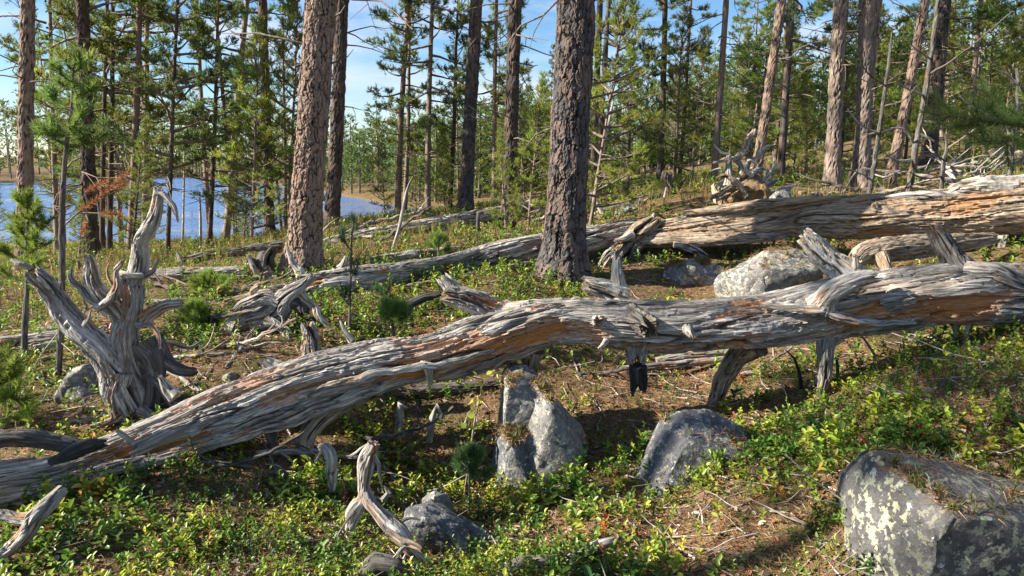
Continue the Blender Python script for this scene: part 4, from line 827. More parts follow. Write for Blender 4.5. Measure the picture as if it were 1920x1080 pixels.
# ------------------------------------------------------------------ rocks
ROCKTOP = []
def rock(name, label, outline, Y, depth, mat, seed, cat='boulder', sub=4, amp=.03, bury=.3, group=None, parent=None):
    rg = np.random.default_rng(seed); o2 = np.array([P(a, b, Y) for a, b in outline]); c = o2.mean(0); pts = [*o2]
    for f, dy, st_ in ((.82, -.5, 3), (.66, .5, 3)):
        for p in o2[int(rg.integers(2))::st_]:
            q = c + (p - c) * f * rg.uniform(.8, 1.15); q[1] = Y + dy * depth * rg.uniform(.85, 1.1); pts.append(q)
    low = min(p[2] for p in o2)
    for p in o2[o2[:, 2] < c[2]]: pts.append(np.array([c[0] + (p[0] - c[0]) * .9, Y, low - bury]))
    bm = bmesh.new()
    for p in pts: bm.verts.new(p)
    bmesh.ops.convex_hull(bm, input=bm.verts); bmesh.ops.delete(bm, geom=[v for v in bm.verts if not v.link_faces], context='VERTS')
    bmesh.ops.bevel(bm, geom=bm.edges[:], offset=.014 * min(1, depth * 2), segments=1, affect='EDGES', clamp_overlap=True)
    bmesh.ops.triangulate(bm, faces=bm.faces[:])
    tgt = max(.011, depth * .028)
    for _ in range(9):
        ed = [e for e in bm.edges if e.calc_length() > tgt]
        if not ed or len(bm.faces) > 4500: break
        bmesh.ops.subdivide_edges(bm, edges=ed, cuts=1, use_grid_fill=False); bmesh.ops.triangulate(bm, faces=[f for f in bm.faces if len(f.verts) > 3])
    bmesh.ops.smooth_vert(bm, verts=bm.verts[:], factor=.2, use_axis_x=True, use_axis_y=True, use_axis_z=True)
    bm.normal_update(); bm.verts.ensure_lookup_table()
    V = np.array([v.co[:] for v in bm.verts]); Nn = np.array([v.normal[:] for v in bm.verts]); F = np.array([[v.index for v in f.verts] for f in bm.faces]); bm.free()
    sz = np.ptp(V, 0).max()
    dsp = amp * (fbm(V * (3.2 / sz) + seed, 3) * .75 + .35 * np.abs(fbm(V * (8 / sz) + seed * 2, 3)) - .3) + amp * .2 * fbm(V * (34 / sz), 3) - amp * .8 * (1 - sstep(0, .05, np.abs(perlin(V * (4.5 / sz) + seed * 5))))
    tq = fbm(V * (2.6 / sz) + seed * 7, 3) * 5; fq = tq - np.floor(tq); dsp = dsp * .7 + amp * .75 * ((np.floor(tq) + sstep(.82, 1., fq)) / 5)
    V = V + Nn * dsp[:, None]; org = V.mean(0); org[2] = V[:, 2].min()
    if amp >= .018 and Y < 7:
        ok = (Nn[:, 2] > .72) & (perlin(V * 5 + seed) > -.02); ROCKTOP.append(V[ok])
    if parent: return link(name, mesh(name, V - np.array(parent.location), F, M[mat], True), parent)
    return tag(link(name, mesh(name, V - org, F, M[mat], True), None, org), label, cat, group)
q_ = P(1000, 915, 3.75); rb = empty('boulder', (q_[0], q_[1], float(height(q_[0], q_[1]))), 'tall split boulder with cream lichen under the middle of the foreground log', 'boulder')
rock('block', None, [(1000,712),(1035,728),(1060,765),(1092,805),(1104,855),(1085,905),(1030,930),(970,925),(955,860),(970,780)], 3.74, .42, 'rock_pale', 104, amp=.022, parent=rb)
rock('block', None, [(944,690),(985,682),(1012,700),(1030,750),(1020,820),(960,830),(932,800),(934,735)], 3.86, .40, 'rock_pale', 102, amp=.022, parent=rb)
rock('block', None, [(922,820),(950,795),(1000,800),(1030,860),(1015,925),(950,920),(916,885)], 3.70, .36, 'rock', 103, amp=.022, parent=rb)
rock('boulder', 'pale lichen covered boulder supporting the slanting brown support branch', [(1236,795),(1272,766),(1328,766),(1398,798),(1412,835),(1345,880),(1275,925),(1180,950),(1176,925),(1212,850)], 3.45, .42, 'rock', 22, amp=.018)
rock('boulder', 'big lichen speckled boulder filling the lower right corner', [(1632,846),(1668,842),(1740,872),(1850,900),(1960,905),(2040,1000),(2040,1150),(1590,1150),(1580,1060),(1590,960),(1608,900)], 2.3, .62, 'rock_lichen', 3, amp=.022)
rock('boulder', 'largest whitish rock on the ground before the upper log', [(1350,512),(1400,488),(1440,466),(1500,466),(1545,490),(1545,530),(1500,560),(1400,572),(1345,560),(1338,530)], 6.0, .6, 'rock_pale', 4, amp=.04)
rock('boulder', 'low bluish grey rock left of the largest whitish rock', [(1240,498),(1280,487),(1330,488),(1362,505),(1360,535),(1290,540),(1240,525)], 6.4, .35, 'rock_pale', 5, amp=.03)
rock('boulder', 'angular pale rock seen under the forked snag limb at left', [(135,690),(165,682),(188,700),(196,740),(185,775),(120,775),(116,735)], 4.2, .25, 'rock_pale', 6, amp=.015)
rock('boulder', 'flat dark stone in the shade right of the lower forked snag', [(758,946),(800,944),(860,975),(930,1005),(945,1045),(850,1045),(780,1010),(752,975)], 2.95, .24, 'rock', 7, amp=.015)
rock('boulder', 'small pale stone left of the flat dark stone in shade', [(790,935),(815,918),(840,925),(850,945),(820,960),(795,955)], 3.15, .12, 'rock_pale', 8, amp=.008, cat='stone')
rock('boulder', 'tan stone forming the left side of the uprooted root plate', [(1333,372),(1340,348),(1362,338),(1380,330),(1408,330),(1412,370),(1400,395),(1335,395)], 8.45, .5, 'rock_warm', 9, amp=.05)
rock('earth_mound', 'brown earth and litter clinging under the tangled bleached roots', [(1345,395),(1362,360),(1385,335),(1412,325),(1432,345),(1450,375),(1455,398)], 8.25, .5, 'earth', 19, amp=.06, cat='earth')
rock('boulder', 'grey and cream slab leaning right of the uprooted root plate', [(1434,378),(1440,362),(1462,352),(1484,344),(1482,372),(1470,385),(1436,388)], 8.1, .3, 'rock_pale', 10, amp=.015)
rock('boulder', 'brown boulder high on the slope at the right edge', [(1818,345),(1830,300),(1865,276),(1910,285),(1950,310),(1960,350)], 12.5, 1.2, 'rock_warm', 11, amp=.08)
rock('boulder', 'dark boulder low on the slope at the right edge', [(1850,330),(1880,308),(1930,312),(1960,345)], 11.0, .8, 'rock', 12, amp=.05)
rock('boulder', 'small grey stone in the litter below the jagged stump', [(415,705),(432,697),(447,706),(448,722),(420,726)], 4.1, .1, 'rock_pale', 13, amp=.006, cat='stone')
rock('boulder', 'grey stone by the fallen log under the shore pines', [(540,440),(560,432),(585,440),(588,455),(540,455)], 9.0, .3, 'rock', 14, amp=.02, cat='stone')
rock('boulder', 'pale stone beneath the thin bleached log', [(868,440),(880,430),(900,432),(905,450),(870,452)], 9.6, .3, 'rock_pale', 15, amp=.02, cat='stone')
rock('boulder', 'grey stone on the bank behind the thickest pine', [(1150,395),(1175,384),(1200,388),(1210,405),(1150,408)], 9.2, .4, 'rock', 16, amp=.02, cat='stone')
rock('boulder', 'half buried stone by the low pale log in the green', [(810,470),(828,463),(846,468),(850,482),(812,484)], 7.8, .2, 'rock_pale', 17, amp=.015, cat='stone')

# ------------------------------------------------------------------ ground cover
def scatter(n, r0, r1, amax, rng, power=0.):
    """points on the ground round the viewpoint, thinning with distance"""
    a = np.radians(rng.uniform(-amax, amax, n)); u = rng.random(n)
    r = np.exp(np.log(r0) + u * (np.log(r1) - np.log(r0))) if power == 0 else np.sqrt(r0 ** 2 + u * (r1 ** 2 - r0 ** 2))
    X, Y = r * np.sin(a), r * np.cos(a); return X, Y, height(X, Y)
def patch(X, Y, f, s): return fbm(np.stack([X * f, Y * f, np.full_like(X, s)], 1), 3)
BARE = [(P(a, b, Y)[:2], r) for a, b, Y, r in ((1250,720,4.6,.75),(1430,690,4.9,.5),(1120,780,4.1,.3),(450,690,4.2,.35),(250,760,3.8,.3),(1420,1040,2.6,.25),(1330,940,2.9,.2),(1650,640,4.6,.3),(1250,530,6.1,.5),(1380,375,8.4,.9),(100,790,3.8,.3))]
LUSH = [(P(a, b, Y)[:2], r) for a, b, Y, r in ((250,960,2.95,.75),(480,1020,2.7,.5),(1650,740,3.3,.6),(1800,790,2.8,.5),(1450,880,3.2,.45),(1000,545,5.9,.7),(800,560,5.6,.6),(1280,900,3.3,.3),(1860,850,2.5,.3),(640,1060,2.55,.4),(880,900,3.3,.4),(1500,800,3.4,.4),(800,470,7.8,1.0),(1250,470,6.9,.5))]
def zones(X, Y, L): 
    z = np.zeros_like(X)
    for c, r in L: z = np.maximum(z, np.exp(-((X - c[0]) ** 2 + (Y - c[1]) ** 2) / (r * r)))
    return z
def leaves(G, pos, dirs, ln, wd, cols, rng, fold=.25):
    """oval folded leaves: pos, dirs (K,3), length, width (K), colours (K,3)"""
    K = len(pos); d = unit(dirs); s = unit(np.cross(d, np.array([0, 0, 1.]) + rng.normal(size=(K, 3)) * .35)); nrm = np.cross(s, d)
    ln = ln[:, None]; wd = wd[:, None]; ds = .12 * ln
    b = pos; t = pos + d * ln - nrm * ds; m1, m2 = pos + d * ln * .33, pos + d * ln * .70 - nrm * ds * .4
    up = nrm * wd * fold
    V = np.stack([b, m1 - s * wd * .46 + up, m2 - s * wd * .44 + up, t, m2 + s * wd * .44 + up, m1 + s * wd * .46 + up], 1).reshape(-1, 3)
    i = np.arange(K)[:, None] * 6
    F = np.concatenate([i + np.array([0, 3, 2, 1]), i + np.array([0, 5, 4, 3])])
    G.add(V, F4=F, col=np.repeat(cols, 6, 0))
def sprigs(G, X, Y, Z, hgt, nl, lsz, pal, rng, ratio=.56, stems=True, tilt=.3):
    K = len(X); base = np.stack([X, Y, Z - .01], 1); ax = unit(np.stack([rng.normal(size=K) * tilt - .1, rng.normal(size=K) * tilt - .05, np.ones(K)], 1))
    t = .25 + .75 * (np.arange(nl)[None] + rng.random((K, nl))) / nl; az = np.arange(nl)[None] * 2.4 + rng.random((K, 1)) * 6.28 + rng.normal(size=(K, nl)) * .4
    p = base[:, None] + ax[:, None] * (hgt[:, None] * t)[..., None]; el = .15 + .75 * t ** 2 + rng.normal(size=(K, nl)) * .22
    d = np.stack([np.cos(az) * np.cos(el), np.sin(az) * np.cos(el), np.sin(el)], -1)
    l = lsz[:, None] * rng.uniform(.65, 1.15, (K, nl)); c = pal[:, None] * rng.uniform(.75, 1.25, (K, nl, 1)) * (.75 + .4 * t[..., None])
    leaves(G, p.reshape(-1, 3), d.reshape(-1, 3), l.ravel(), (l * ratio).ravel(), np.clip(c.reshape(-1, 3), 0, .8), rng)
    if stems:
        w = .0012; e = base + ax * hgt[:, None]; V = np.stack([base - [w, 0, 0], base + [w, 0, 0], e], 1).reshape(-1, 3); G.add(V, F3=np.arange(3 * K).reshape(-1, 3), col=np.tile([.12, .06, .03], (3 * K, 1)))
def palette(K, rng, choices, w):
    return np.array(choices)[rng.choice(len(choices), K, p=np.array(w) / sum(w))] * rng.uniform(.8, 1.2, (K, 1))
rng = np.random.default_rng(21)
LING = [(.12, .20, .024), (.19, .275, .03), (.29, .345, .04), (.065, .13, .02), (.26, .23, .035), (.28, .07, .03), (.30, .15, .04)]
G = Geo()
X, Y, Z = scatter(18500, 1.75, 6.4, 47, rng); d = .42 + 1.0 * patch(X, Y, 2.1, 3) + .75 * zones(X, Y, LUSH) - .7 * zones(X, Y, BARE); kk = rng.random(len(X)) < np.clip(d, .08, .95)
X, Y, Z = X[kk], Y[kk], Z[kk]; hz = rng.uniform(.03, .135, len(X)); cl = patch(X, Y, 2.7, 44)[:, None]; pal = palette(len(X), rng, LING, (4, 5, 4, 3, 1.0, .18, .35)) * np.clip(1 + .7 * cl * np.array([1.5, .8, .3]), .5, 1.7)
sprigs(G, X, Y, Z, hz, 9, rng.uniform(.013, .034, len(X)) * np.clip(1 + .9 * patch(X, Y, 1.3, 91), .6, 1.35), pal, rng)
tag(link('lingonberry_cover', G.mesh('lingonberry_cover', M['leaf'], True)), 'glossy green lingonberry shrublets carpeting the near forest floor', 'ground cover', kind='stuff')
G = Geo()
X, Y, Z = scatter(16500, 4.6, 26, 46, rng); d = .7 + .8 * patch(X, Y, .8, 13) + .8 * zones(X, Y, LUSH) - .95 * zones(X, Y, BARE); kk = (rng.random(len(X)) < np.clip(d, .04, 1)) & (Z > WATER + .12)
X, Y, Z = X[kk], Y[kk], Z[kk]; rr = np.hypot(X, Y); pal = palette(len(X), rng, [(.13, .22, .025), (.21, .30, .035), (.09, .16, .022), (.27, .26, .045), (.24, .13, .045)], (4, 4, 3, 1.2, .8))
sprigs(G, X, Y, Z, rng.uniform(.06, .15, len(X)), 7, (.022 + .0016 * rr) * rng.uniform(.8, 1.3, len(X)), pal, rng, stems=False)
tag(link('bilberry_cover', G.mesh('bilberry_cover', M['leaf'], True)), 'light green dwarf shrubs covering the ground between the logs and trees', 'ground cover', kind='stuff')
# moss cushions, lichen and heather between the shrublets
G = Geo()
X, Y, Z = scatter(15000, 1.75, 11, 46, rng); d = .35 + .7 * patch(X, Y, 1.3, 63); kk = rng.random(len(X)) < np.clip(d, .05, .9); X, Y, Z = X[kk], Y[kk], Z[kk]
RT = np.concatenate(ROCKTOP); RT = RT[rng.integers(len(RT), size=700)]; X = np.append(X, RT[:, 0]); Y = np.append(Y, RT[:, 1]); Z = np.append(Z, RT[:, 2])
pal = palette(len(X), rng, [(.10, .13, .03), (.17, .17, .04), (.06, .085, .025), (.34, .35, .27), (.22, .11, .06), (.13, .075, .04)], (4, 3, 3, .8, 1.6, 2))
needles(G, np.stack([X, Y, Z - .004], 1), np.stack([rng.normal(size=len(X)) * .3, rng.normal(size=len(X)) * .3, np.ones(len(X))], 1), .03, 9, .034, .0045, rng, pal, phi=(15, 75))
tag(link('moss_cover', G.mesh('moss_cover', M['litter'], False)), 'moss, lichen and heather tufts between the shrublets', 'ground cover', kind='stuff')
# dry grass and heath on the far shore slope
G = Geo()
X, Y, Z = scatter(9000, 7, 45, 44, rng); a = np.degrees(np.arctan2(X, Y)); kk = (Z > WATER + .05) & (rng.random(len(X)) < np.clip(.35 + patch(X, Y, .7, 33) + .5 * (a < -5), 0.05, 1)); X, Y, Z = X[kk], Y[kk], Z[kk]; r = np.hypot(X, Y)
pal = palette(len(X), rng, [(.26, .20, .07), (.20, .15, .05), (.14, .15, .04), (.24, .13, .06)], (4, 3, 2, 1))
needles(G, np.stack([X, Y, Z], 1), np.tile([0, 0, 1.], (len(X), 1)), .03, 6, .20, .006, rng, pal, phi=(5, 45))
G.V[-1] = G.V[-1]
tag(link('dry_grass', G.mesh('dry_grass', M['litter'], False)), 'dry yellow grass tufts on the slope down to the lake', 'grass', kind='stuff')
# needle litter
G = Geo()
X, Y, Z = scatter(150000, 1.75, 8.5, 46, rng); K = len(X); bz = zones(X, Y, BARE); kk = rng.random(K) < .55 + .6 * bz + .3 * patch(X, Y, 2., 8); X, Y, Z = X[kk], Y[kk], Z[kk]; K = len(X)
RT = np.concatenate(ROCKTOP); RT = RT[rng.integers(len(RT), size=9000)] + rng.normal(size=(9000, 3)) * np.array([.015, .015, .002]); X = np.append(X, RT[:, 0]); Y = np.append(Y, RT[:, 1]); Z = np.append(Z, RT[:, 2]); K = len(X)
az = rng.uniform(0, 6.28, K); ln = rng.uniform(.025, .06, K); el = rng.normal(size=K) * .28
dv = np.stack([np.cos(az) * np.cos(el), np.sin(az) * np.cos(el), np.sin(el)], 1); b = np.stack([X, Y, Z + .004 + .012 * rng.random(K)], 1); sd = unit(np.cross(dv, rng.normal(size=(K, 3)))) * .0013
V = np.stack([b - sd, b + sd, b + dv * ln[:, None]], 1).reshape(-1, 3); pal = palette(K, rng, [(.36, .20, .09), (.26, .13, .06), (.42, .29, .15), (.16, .09, .05), (.34, .30, .22)], (4, 3, 2, 2, .7))
G.add(V, F3=np.arange(3 * K).reshape(-1, 3), col=np.repeat(pal, 3, 0))
tag(link('needle_litter', G.mesh('needle_litter', M['litter'], False)), 'rusty brown fallen pine needles lying over the ground', 'litter', kind='stuff')
# crumbs of bark, cones and dead leaves
G = Geo()
X, Y, Z = scatter(15000, 1.8, 7, 45, rng); K = len(X); az = rng.uniform(0, 6.28, K); l = rng.uniform(.012, .04, K)
dv = np.stack([np.cos(az), np.sin(az), rng.normal(size=K) * .3], 1)
leaves(G, np.stack([X, Y, Z + .008], 1), dv, l, l * rng.uniform(.3, .8, K), palette(K, rng, [(.16, .10, .065), (.30, .22, .16), (.28, .11, .05), (.40, .36, .30), (.08, .055, .04)], (4, 3, 1.5, 1, 3)), rng, fold=.1)
tag(link('bark_litter', G.mesh('bark_litter', M['litter'], False)), 'scraps of bark and dead leaves on the ground', 'litter', kind='stuff')
# fine fallen twigs: many, thin
G = Geo(); lines = []
X, Y, Z = scatter(1000, 1.9, 8.5, 42, rng)
for x, y, z in zip(X, Y, Z):
    az = rng.uniform(0, 6.28); L_ = rng.uniform(.08, .38); p = limb(rng, (x, y, z + .012), az, rng.normal() * .12, L_, 4, 0, .3); p[:, 2] = np.maximum(p[:, 2], height(p[:, 0], p[:, 1]) + .006); lines.append((p, np.linspace(.004, .0015, 4) * rng.uniform(.7, 1.4)))
tubes(G, lines, 4); tag(link('twig_litter', G.mesh('twig_litter', M['dead_twig'])), 'thin grey twigs strewn over the ground', 'litter', kind='stuff')

# ------------------------------------------------------------------ near saplings, boughs and small plants
def line_px(pts): return np.array([P(*p) for p in pts])
def stem_obj(name, ctrl, mat, parent, org, seed=1, nseg=10, step=.03, **kw):
    return wood_obj(name, ctrl, M[mat], parent, org, nseg=nseg, step=step, seed=seed, peel=.2, twist=.5, jag0=.002, jag1=.004, lump=.15, rough=.6, **kw)
def needle_bough(name, paths, parent, org, rng, col, n=46, nl=.055, nw=.0026, step=.035, mat='needle', phi=(30, 75), lift=.1):
    """needles set along every path: a leafy bough as one piece"""
    G = Geo(); st, dr, ln = [], [], []
    for p in paths:
        q, g = spline(np.asarray(p), max(3, int(np.linalg.norm(np.diff(p, axis=0), axis=1).sum() / step) + 2)); d = np.gradient(q, axis=0)
        st.extend(q); dr.extend(d); ln.extend([step * 1.2] * len(q))
    c = np.array(col) * rng.uniform(.75, 1.25, (len(st), 1)); needles(G, np.array(st), np.array(dr), np.array(ln), n, nl, nw, rng, c, phi=phi, lift=lift)
    o = link(name, G.mesh(name, M[mat], False, org), parent); o['kind'] = 'stuff'; return o
def sapling(name, label, trunk, rng, boughs, col, n=46, nl=.055, nw=.0026, bark='bark_dark', seed=1, group=None):
    """trunk px path (px,py,Y,d); boughs: list of px paths, each made a needled branch with side shoots"""
    c = pxpath(trunk); org = c[0, :3].copy(); org[2] = float(height(org[0], org[1])); c[0, 2] = min(c[0, 2], org[2] - .04)
    e = empty(name, org, label, 'tree', group); stem_obj('trunk', c, 'wood_dark', e, org, seed)
    for b in boughs:
        p = line_px(b); L_ = np.linalg.norm(np.diff(p, axis=0), axis=1).sum(); paths = [p]
        for s in range(int(3 + L_ * 9)):
            f = rng.uniform(.25, .95); q, _ = spline(p, 20); i = int(f * 18); d = unit(q[i + 1] - q[i]); sd = unit(d * .8 + rng.normal(size=3) * .6 + np.array([0, 0, .25])); paths.append(np.stack([q[i], q[i] + sd * L_ * .16, q[i] + sd * L_ * .32 * (1.1 - .5 * f) + np.array([0, 0, .01])]))
        G = Geo(); tubes(G, [(p, np.linspace(.006, .003, len(p)))] + [(q, np.array([.003, .0025, .002])) for q in paths[1:]], 5)
        bo = link('branch', G.mesh('branch', M['twig'], True, org), e)
        needle_bough('needles', paths, bo, org, rng, col, n, nl, nw)
    return e
rng = np.random.default_rng(77)
YG = (.22, .30, .055); YD = (.16, .24, .055)
def auto_boughs(axis, Y, n, reach, rng, top=True, up=.5):
    """whorls of boughs round a px axis [(x0,y0),(x1,y1)] from low to high"""
    (x0, y0), (x1, y1) = axis; out = []
    for i in range(n):
        f = (i + .5) / n; x, y = x0 + (x1 - x0) * f, y0 + (y1 - y0) * f; az = i * 2.4 + rng.normal() * .3; l = reach * (1.1 - .75 * f) * rng.uniform(.8, 1.15)
        dx, dy, dz = math.cos(az) * l, math.sin(az) * l * mpp(x, y, Y), -l * up * (.5 + f)
        out.append([(x, y, Y), (x + dx * .5, y + dz * .4, Y + dy * .5), (x + dx, y + dz, Y + dy)])
    if top: out.append([(x1 - (x1 - x0) * .12, y1 - (y1 - y0) * .12, Y), (x1, y1, Y), (x1 + 2, y1 - reach * .25, Y)])
    return out
s1 = sapling('pine_sapling', 'tall thin pine sapling with a rust brown dead bough, before the lake', [(110,800,4.5,12),(110,690,4.5,12),(116,560,4.5,11),(116,420,4.5,11),(122,300,4.5,8),(134,200,4.5,6),(137,125,4.5,4)], rng,
 auto_boughs(((130,285),(138,128)), 4.5, 9, 62, rng) + [[(128,275,4.5),(160,268,4.45),(192,255,4.4)], [(128,270,4.5),(105,262,4.5),(95,230,4.5)]], YD, n=34, nw=.004, seed=301)
o = s1.location; org = np.array(o[:])
db = [line_px([(118,425,4.5),(145,400,4.45),(185,372,4.4),(235,328,4.35)]), line_px([(150,398,4.45),(185,400,4.4),(218,402,4.38)]), line_px([(165,385,4.45),(160,360,4.42),(190,345,4.4)]), line_px([(190,368,4.4),(215,360,4.38),(228,350,4.36)]), line_px([(160,395,4.45),(165,412,4.42),(160,425,4.4)])]
G = Geo(); tubes(G, [(p, np.linspace(.006, .002, len(p))) for p in db], 5); d0 = link('dead_bough', G.mesh('dead_bough', M['twig'], True, org), s1); d0['label'] = 'rust brown dead bough'
needle_bough('needles', [p[1:] for p in db], d0, org, rng, (.40, .17, .06), 40, .05, .0026, mat='litter')
G = Geo(); tubes(G, [(line_px(p), np.linspace(.004, .0015, len(p))) for p in ([(116,560,4.5),(90,540,4.5),(62,548,4.45)], [(112,640,4.5),(140,665,4.4),(150,655,4.4)], [(110,690,4.5),(160,712,4.4),(175,690,4.4)], [(112,620,4.5),(80,660,4.45),(62,690,4.4)])], 4)
link('dead_twigs', G.mesh('dead_twigs', M['dead_twig'], True, org), s1)
sapling('pine_sapling', 'bushy green pine sapling at the left edge, behind the forked snag limb', [(48,740,4.75,12),(46,640,4.75,11),(50,540,4.75,9),(50,460,4.75,7),(52,385,4.75,4)], rng, auto_boughs(((48,545),(52,385)), 4.75, 13, 64, rng), YG, n=34, seed=310, nw=.0042)
sapling('pine_sapling', 'low bright pine bough cut by the left picture edge', [(-30,830,3.75,10),(-20,760,3.75,8),(-5,700,3.75,5)], rng, auto_boughs(((-22,800),(-5,690)), 3.75, 8, 66, rng) + [[(-20,760,3.75),(20,745,3.7),(48,765,3.65)], [(-20,720,3.75),(15,690,3.7),(30,672,3.65)]], YG, n=34, seed=315, nw=.0042)
sapling('pine_sapling', 'thin dark seedling with sparse needles before the middle log', [(655,640,4.75,7),(656,560,4.75,6),(658,500,4.75,5),(660,430,4.75,3)], rng, [[(656,575,4.75),(645,560,4.72),(640,540,4.7)], [(657,520,4.75),(668,505,4.72),(672,488,4.7)], [(658,470,4.75),(648,455,4.72),(645,440,4.7)], [(659,450,4.75),(661,430,4.75),(662,415,4.75)]], (.06, .11, .05), n=26, nl=.045, seed=320)
sapling('pine_seedling', 'tiny bright tufted pine seedling behind the foreground log', [(736,612,4.7,6),(736,600,4.7,5),(737,588,4.7,4)], rng, auto_boughs(((736,608),(738,585)), 4.7, 6, 26, rng, up=.9), (.17, .27, .06), n=50, nl=.065, seed=325)
sapling('pine_seedling', 'low green pine seedling between the forked snag and the sprawling root', [(370,622,4.95,6),(370,605,4.95,5),(372,590,4.95,4)], rng, auto_boughs(((370,615),(372,588)), 4.95, 8, 40, rng, up=.45), YG, n=44, seed=330)
sapling('pine_seedling', 'green pine seedling on the ground beside the short bleached log', [(390,560,5.9,6),(391,545,5.9,5),(392,530,5.9,4)], rng, auto_boughs(((390,558),(392,528)), 5.9, 8, 46, rng, up=.4), YG, n=40, nw=.003, seed=335)
sapling('pine_seedling', 'small needled seedling on the ground in front of the middle log', [(718,575,5.4,4),(722,555,5.4,4),(730,535,5.4,3)], rng, [[(720,565,5.4),(727,545,5.4),(736,528,5.38)], [(721,560,5.4),(712,548,5.4),(706,545,5.4)]], (.07, .12, .05), n=36, seed=340)
sapling('pine_seedling', 'young seedling growing behind the middle log, left of the thickest pine', [(822,480,6.7,4),(822,465,6.7,4),(823,450,6.7,3)], rng, auto_boughs(((822,475),(823,455)), 6.7, 5, 20, rng, up=.6), YD, n=36, nw=.003, seed=345)
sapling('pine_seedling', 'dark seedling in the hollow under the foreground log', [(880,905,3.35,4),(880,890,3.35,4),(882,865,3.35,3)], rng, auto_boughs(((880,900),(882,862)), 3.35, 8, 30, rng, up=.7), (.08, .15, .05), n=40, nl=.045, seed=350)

# dead twiggy saplings on the right slope
def dead_sapling(label, trunk, branches, seed, mat='wood', tufts=(), col=YG):
    c = pxpath(trunk); org = c[0, :3].copy(); org[2] = float(height(org[0], org[1])); c[0, 2] = min(c[0, 2], org[2] - .05)
    e = empty('dead_sapling', org, label, 'tree'); stem_obj('trunk', c, 'wood_dark', e, org, seed, nseg=14, step=.04, wig=.2)
    for i, b in enumerate(branches):
        cb = pxpath(b); stem_obj('dead_branch', cb, 'wood_dark' if i % 2 else 'wood', e, org, seed + i + 1, nseg=7, step=.05, wig=.5)
    for t in tufts:
        p = line_px(t); G = Geo(); tubes(G, [(p, np.linspace(.005, .003, len(p)))], 5); bo = link('green_branch', G.mesh('green_branch', M['twig'], True, org), e)
        pts = [p]
        for _ in range(4): 
            d = unit(p[-1] - p[-2] + rng.normal(size=3) * .05); pts.append(np.stack([p[-2], p[-2] + (p[-1] - p[-2]) * .5 + rng.normal(size=3) * .02, p[-1] + rng.normal(size=3) * .045]))
        needle_bough('needles', pts, bo, org, rng, col, 40, .062, .0032)
    return e
D = 1.9
dead_sapling('grey twisted dead sapling with bare twigs at the right edge behind the upper log', [(1888,352,5.9+D,12),(1893,320,5.9+D,12),(1896,280,5.88+D,11),(1904,235,5.85+D,10),(1910,180,5.85+D,9),(1906,128,5.85+D,5)],
 [[(1903,232,5.85+D,6),(1870,222,5.8+D,5),(1830,205,5.75+D,4),(1800,180,5.7+D,2)], [(1905,200,5.85+D,5),(1935,190,5.85+D,4),(1960,170,5.85+D,3)], [(1897,290,5.9+D,5),(1860,320,5.8+D,4),(1820,345,5.75+D,2)], [(1896,280,5.9+D,4),(1875,262,5.85+D,4),(1850,268,5.8+D,2)], [(1909,160,5.85+D,5),(1890,140,5.8+D,4),(1862,128,5.75+D,2)], [(1894,310,5.9+D,4),(1915,300,5.9+D,3),(1950,270,5.9+D,2)]], 401, 'wood')
sapling('pine_sapling', 'pine outside the right edge reaching two bright needle boughs into the picture', [(2080,470,3.9,22),(2075,350,3.9,20),(2070,200,3.9,16),(2072,40,3.9,10)], rng,
 [[(2073,280,3.9),(1960,245,3.8),(1880,232,3.72),(1800,238,3.65)], [(1880,232,3.72),(1815,222,3.65),(1742,212,3.6)], [(1960,245,3.8),(1900,262,3.75),(1818,268,3.7)], [(2071,120,3.9),(2000,90,3.85),(1950,95,3.8)]][:3], (.22, .29, .075), n=22, nl=.068, nw=.004, seed=402)
dead_sapling('tallest bare sapling leaning right behind the upper log', [(1704,352,9.0,12),(1715,290,9.0,11),(1732,190,9.0,10),(1748,90,9.0,9),(1762,-20,9.0,8),(1770,-120,9.0,5)],
 [[(1716,270,9,5),(1690,240,8.9,4),(1650,248,8.8,3),(1620,252,8.8,2)], [(1725,225,9,5),(1760,232,8.9,4),(1800,240,8.8,2)], [(1735,180,9,5),(1700,165,8.9,4),(1660,130,8.8,2)], [(1740,140,9,5),(1790,110,8.8,4),(1840,70,8.7,3),(1900,20,8.6,2)], [(1712,300,9,5),(1680,300,8.9,4),(1650,280,8.8,2)], [(1710,320,9,4),(1740,310,8.9,4),(1770,290,8.8,2)], [(1745,110,9,4),(1715,90,8.9,3),(1690,60,8.8,2)], [(1720,250,9,4),(1750,262,8.9,4),(1790,300,8.8,2)]], 420, 'wood')
dead_sapling('thin dark bare sapling close behind the upper log', [(1628,362,8.8,10),(1640,300,8.8,9),(1652,220,8.8,8),(1666,120,8.8,6),(1672,60,8.8,3)],
 [[(1632,335,8.8,4),(1600,320,8.7,3),(1570,318,8.6,2)], [(1640,300,8.8,4),(1670,290,8.7,3),(1700,268,8.6,2)], [(1648,250,8.8,4),(1615,235,8.7,3),(1590,205,8.6,2)], [(1655,200,8.8,4),(1690,190,8.7,3),(1720,160,8.6,2)], [(1635,325,8.8,4),(1660,332,8.7,3),(1690,320,8.6,2)], [(1660,160,8.8,4),(1630,140,8.7,3),(1610,110,8.6,2)]], 440, 'wood_dark')
dead_sapling('short broken sapling with bare side twigs below the right edge boulders', [(1770,345,8.2,9),(1768,310,8.2,8),(1775,280,8.2,6),(1772,250,8.2,3)], [[(1769,320,8.2,4),(1810,300,8.1,3),(1850,290,8,2)], [(1770,300,8.2,4),(1740,285,8.1,3),(1715,290,8,2)], [(1774,280,8.2,4),(1800,262,8.1,3),(1830,240,8,2)], [(1768,330,8.2,4),(1735,335,8.1,3),(1705,322,8,2)], [(1772,345,8.2,4),(1815,348,8.1,4),(1870,338,8,2)]], 460, 'wood')
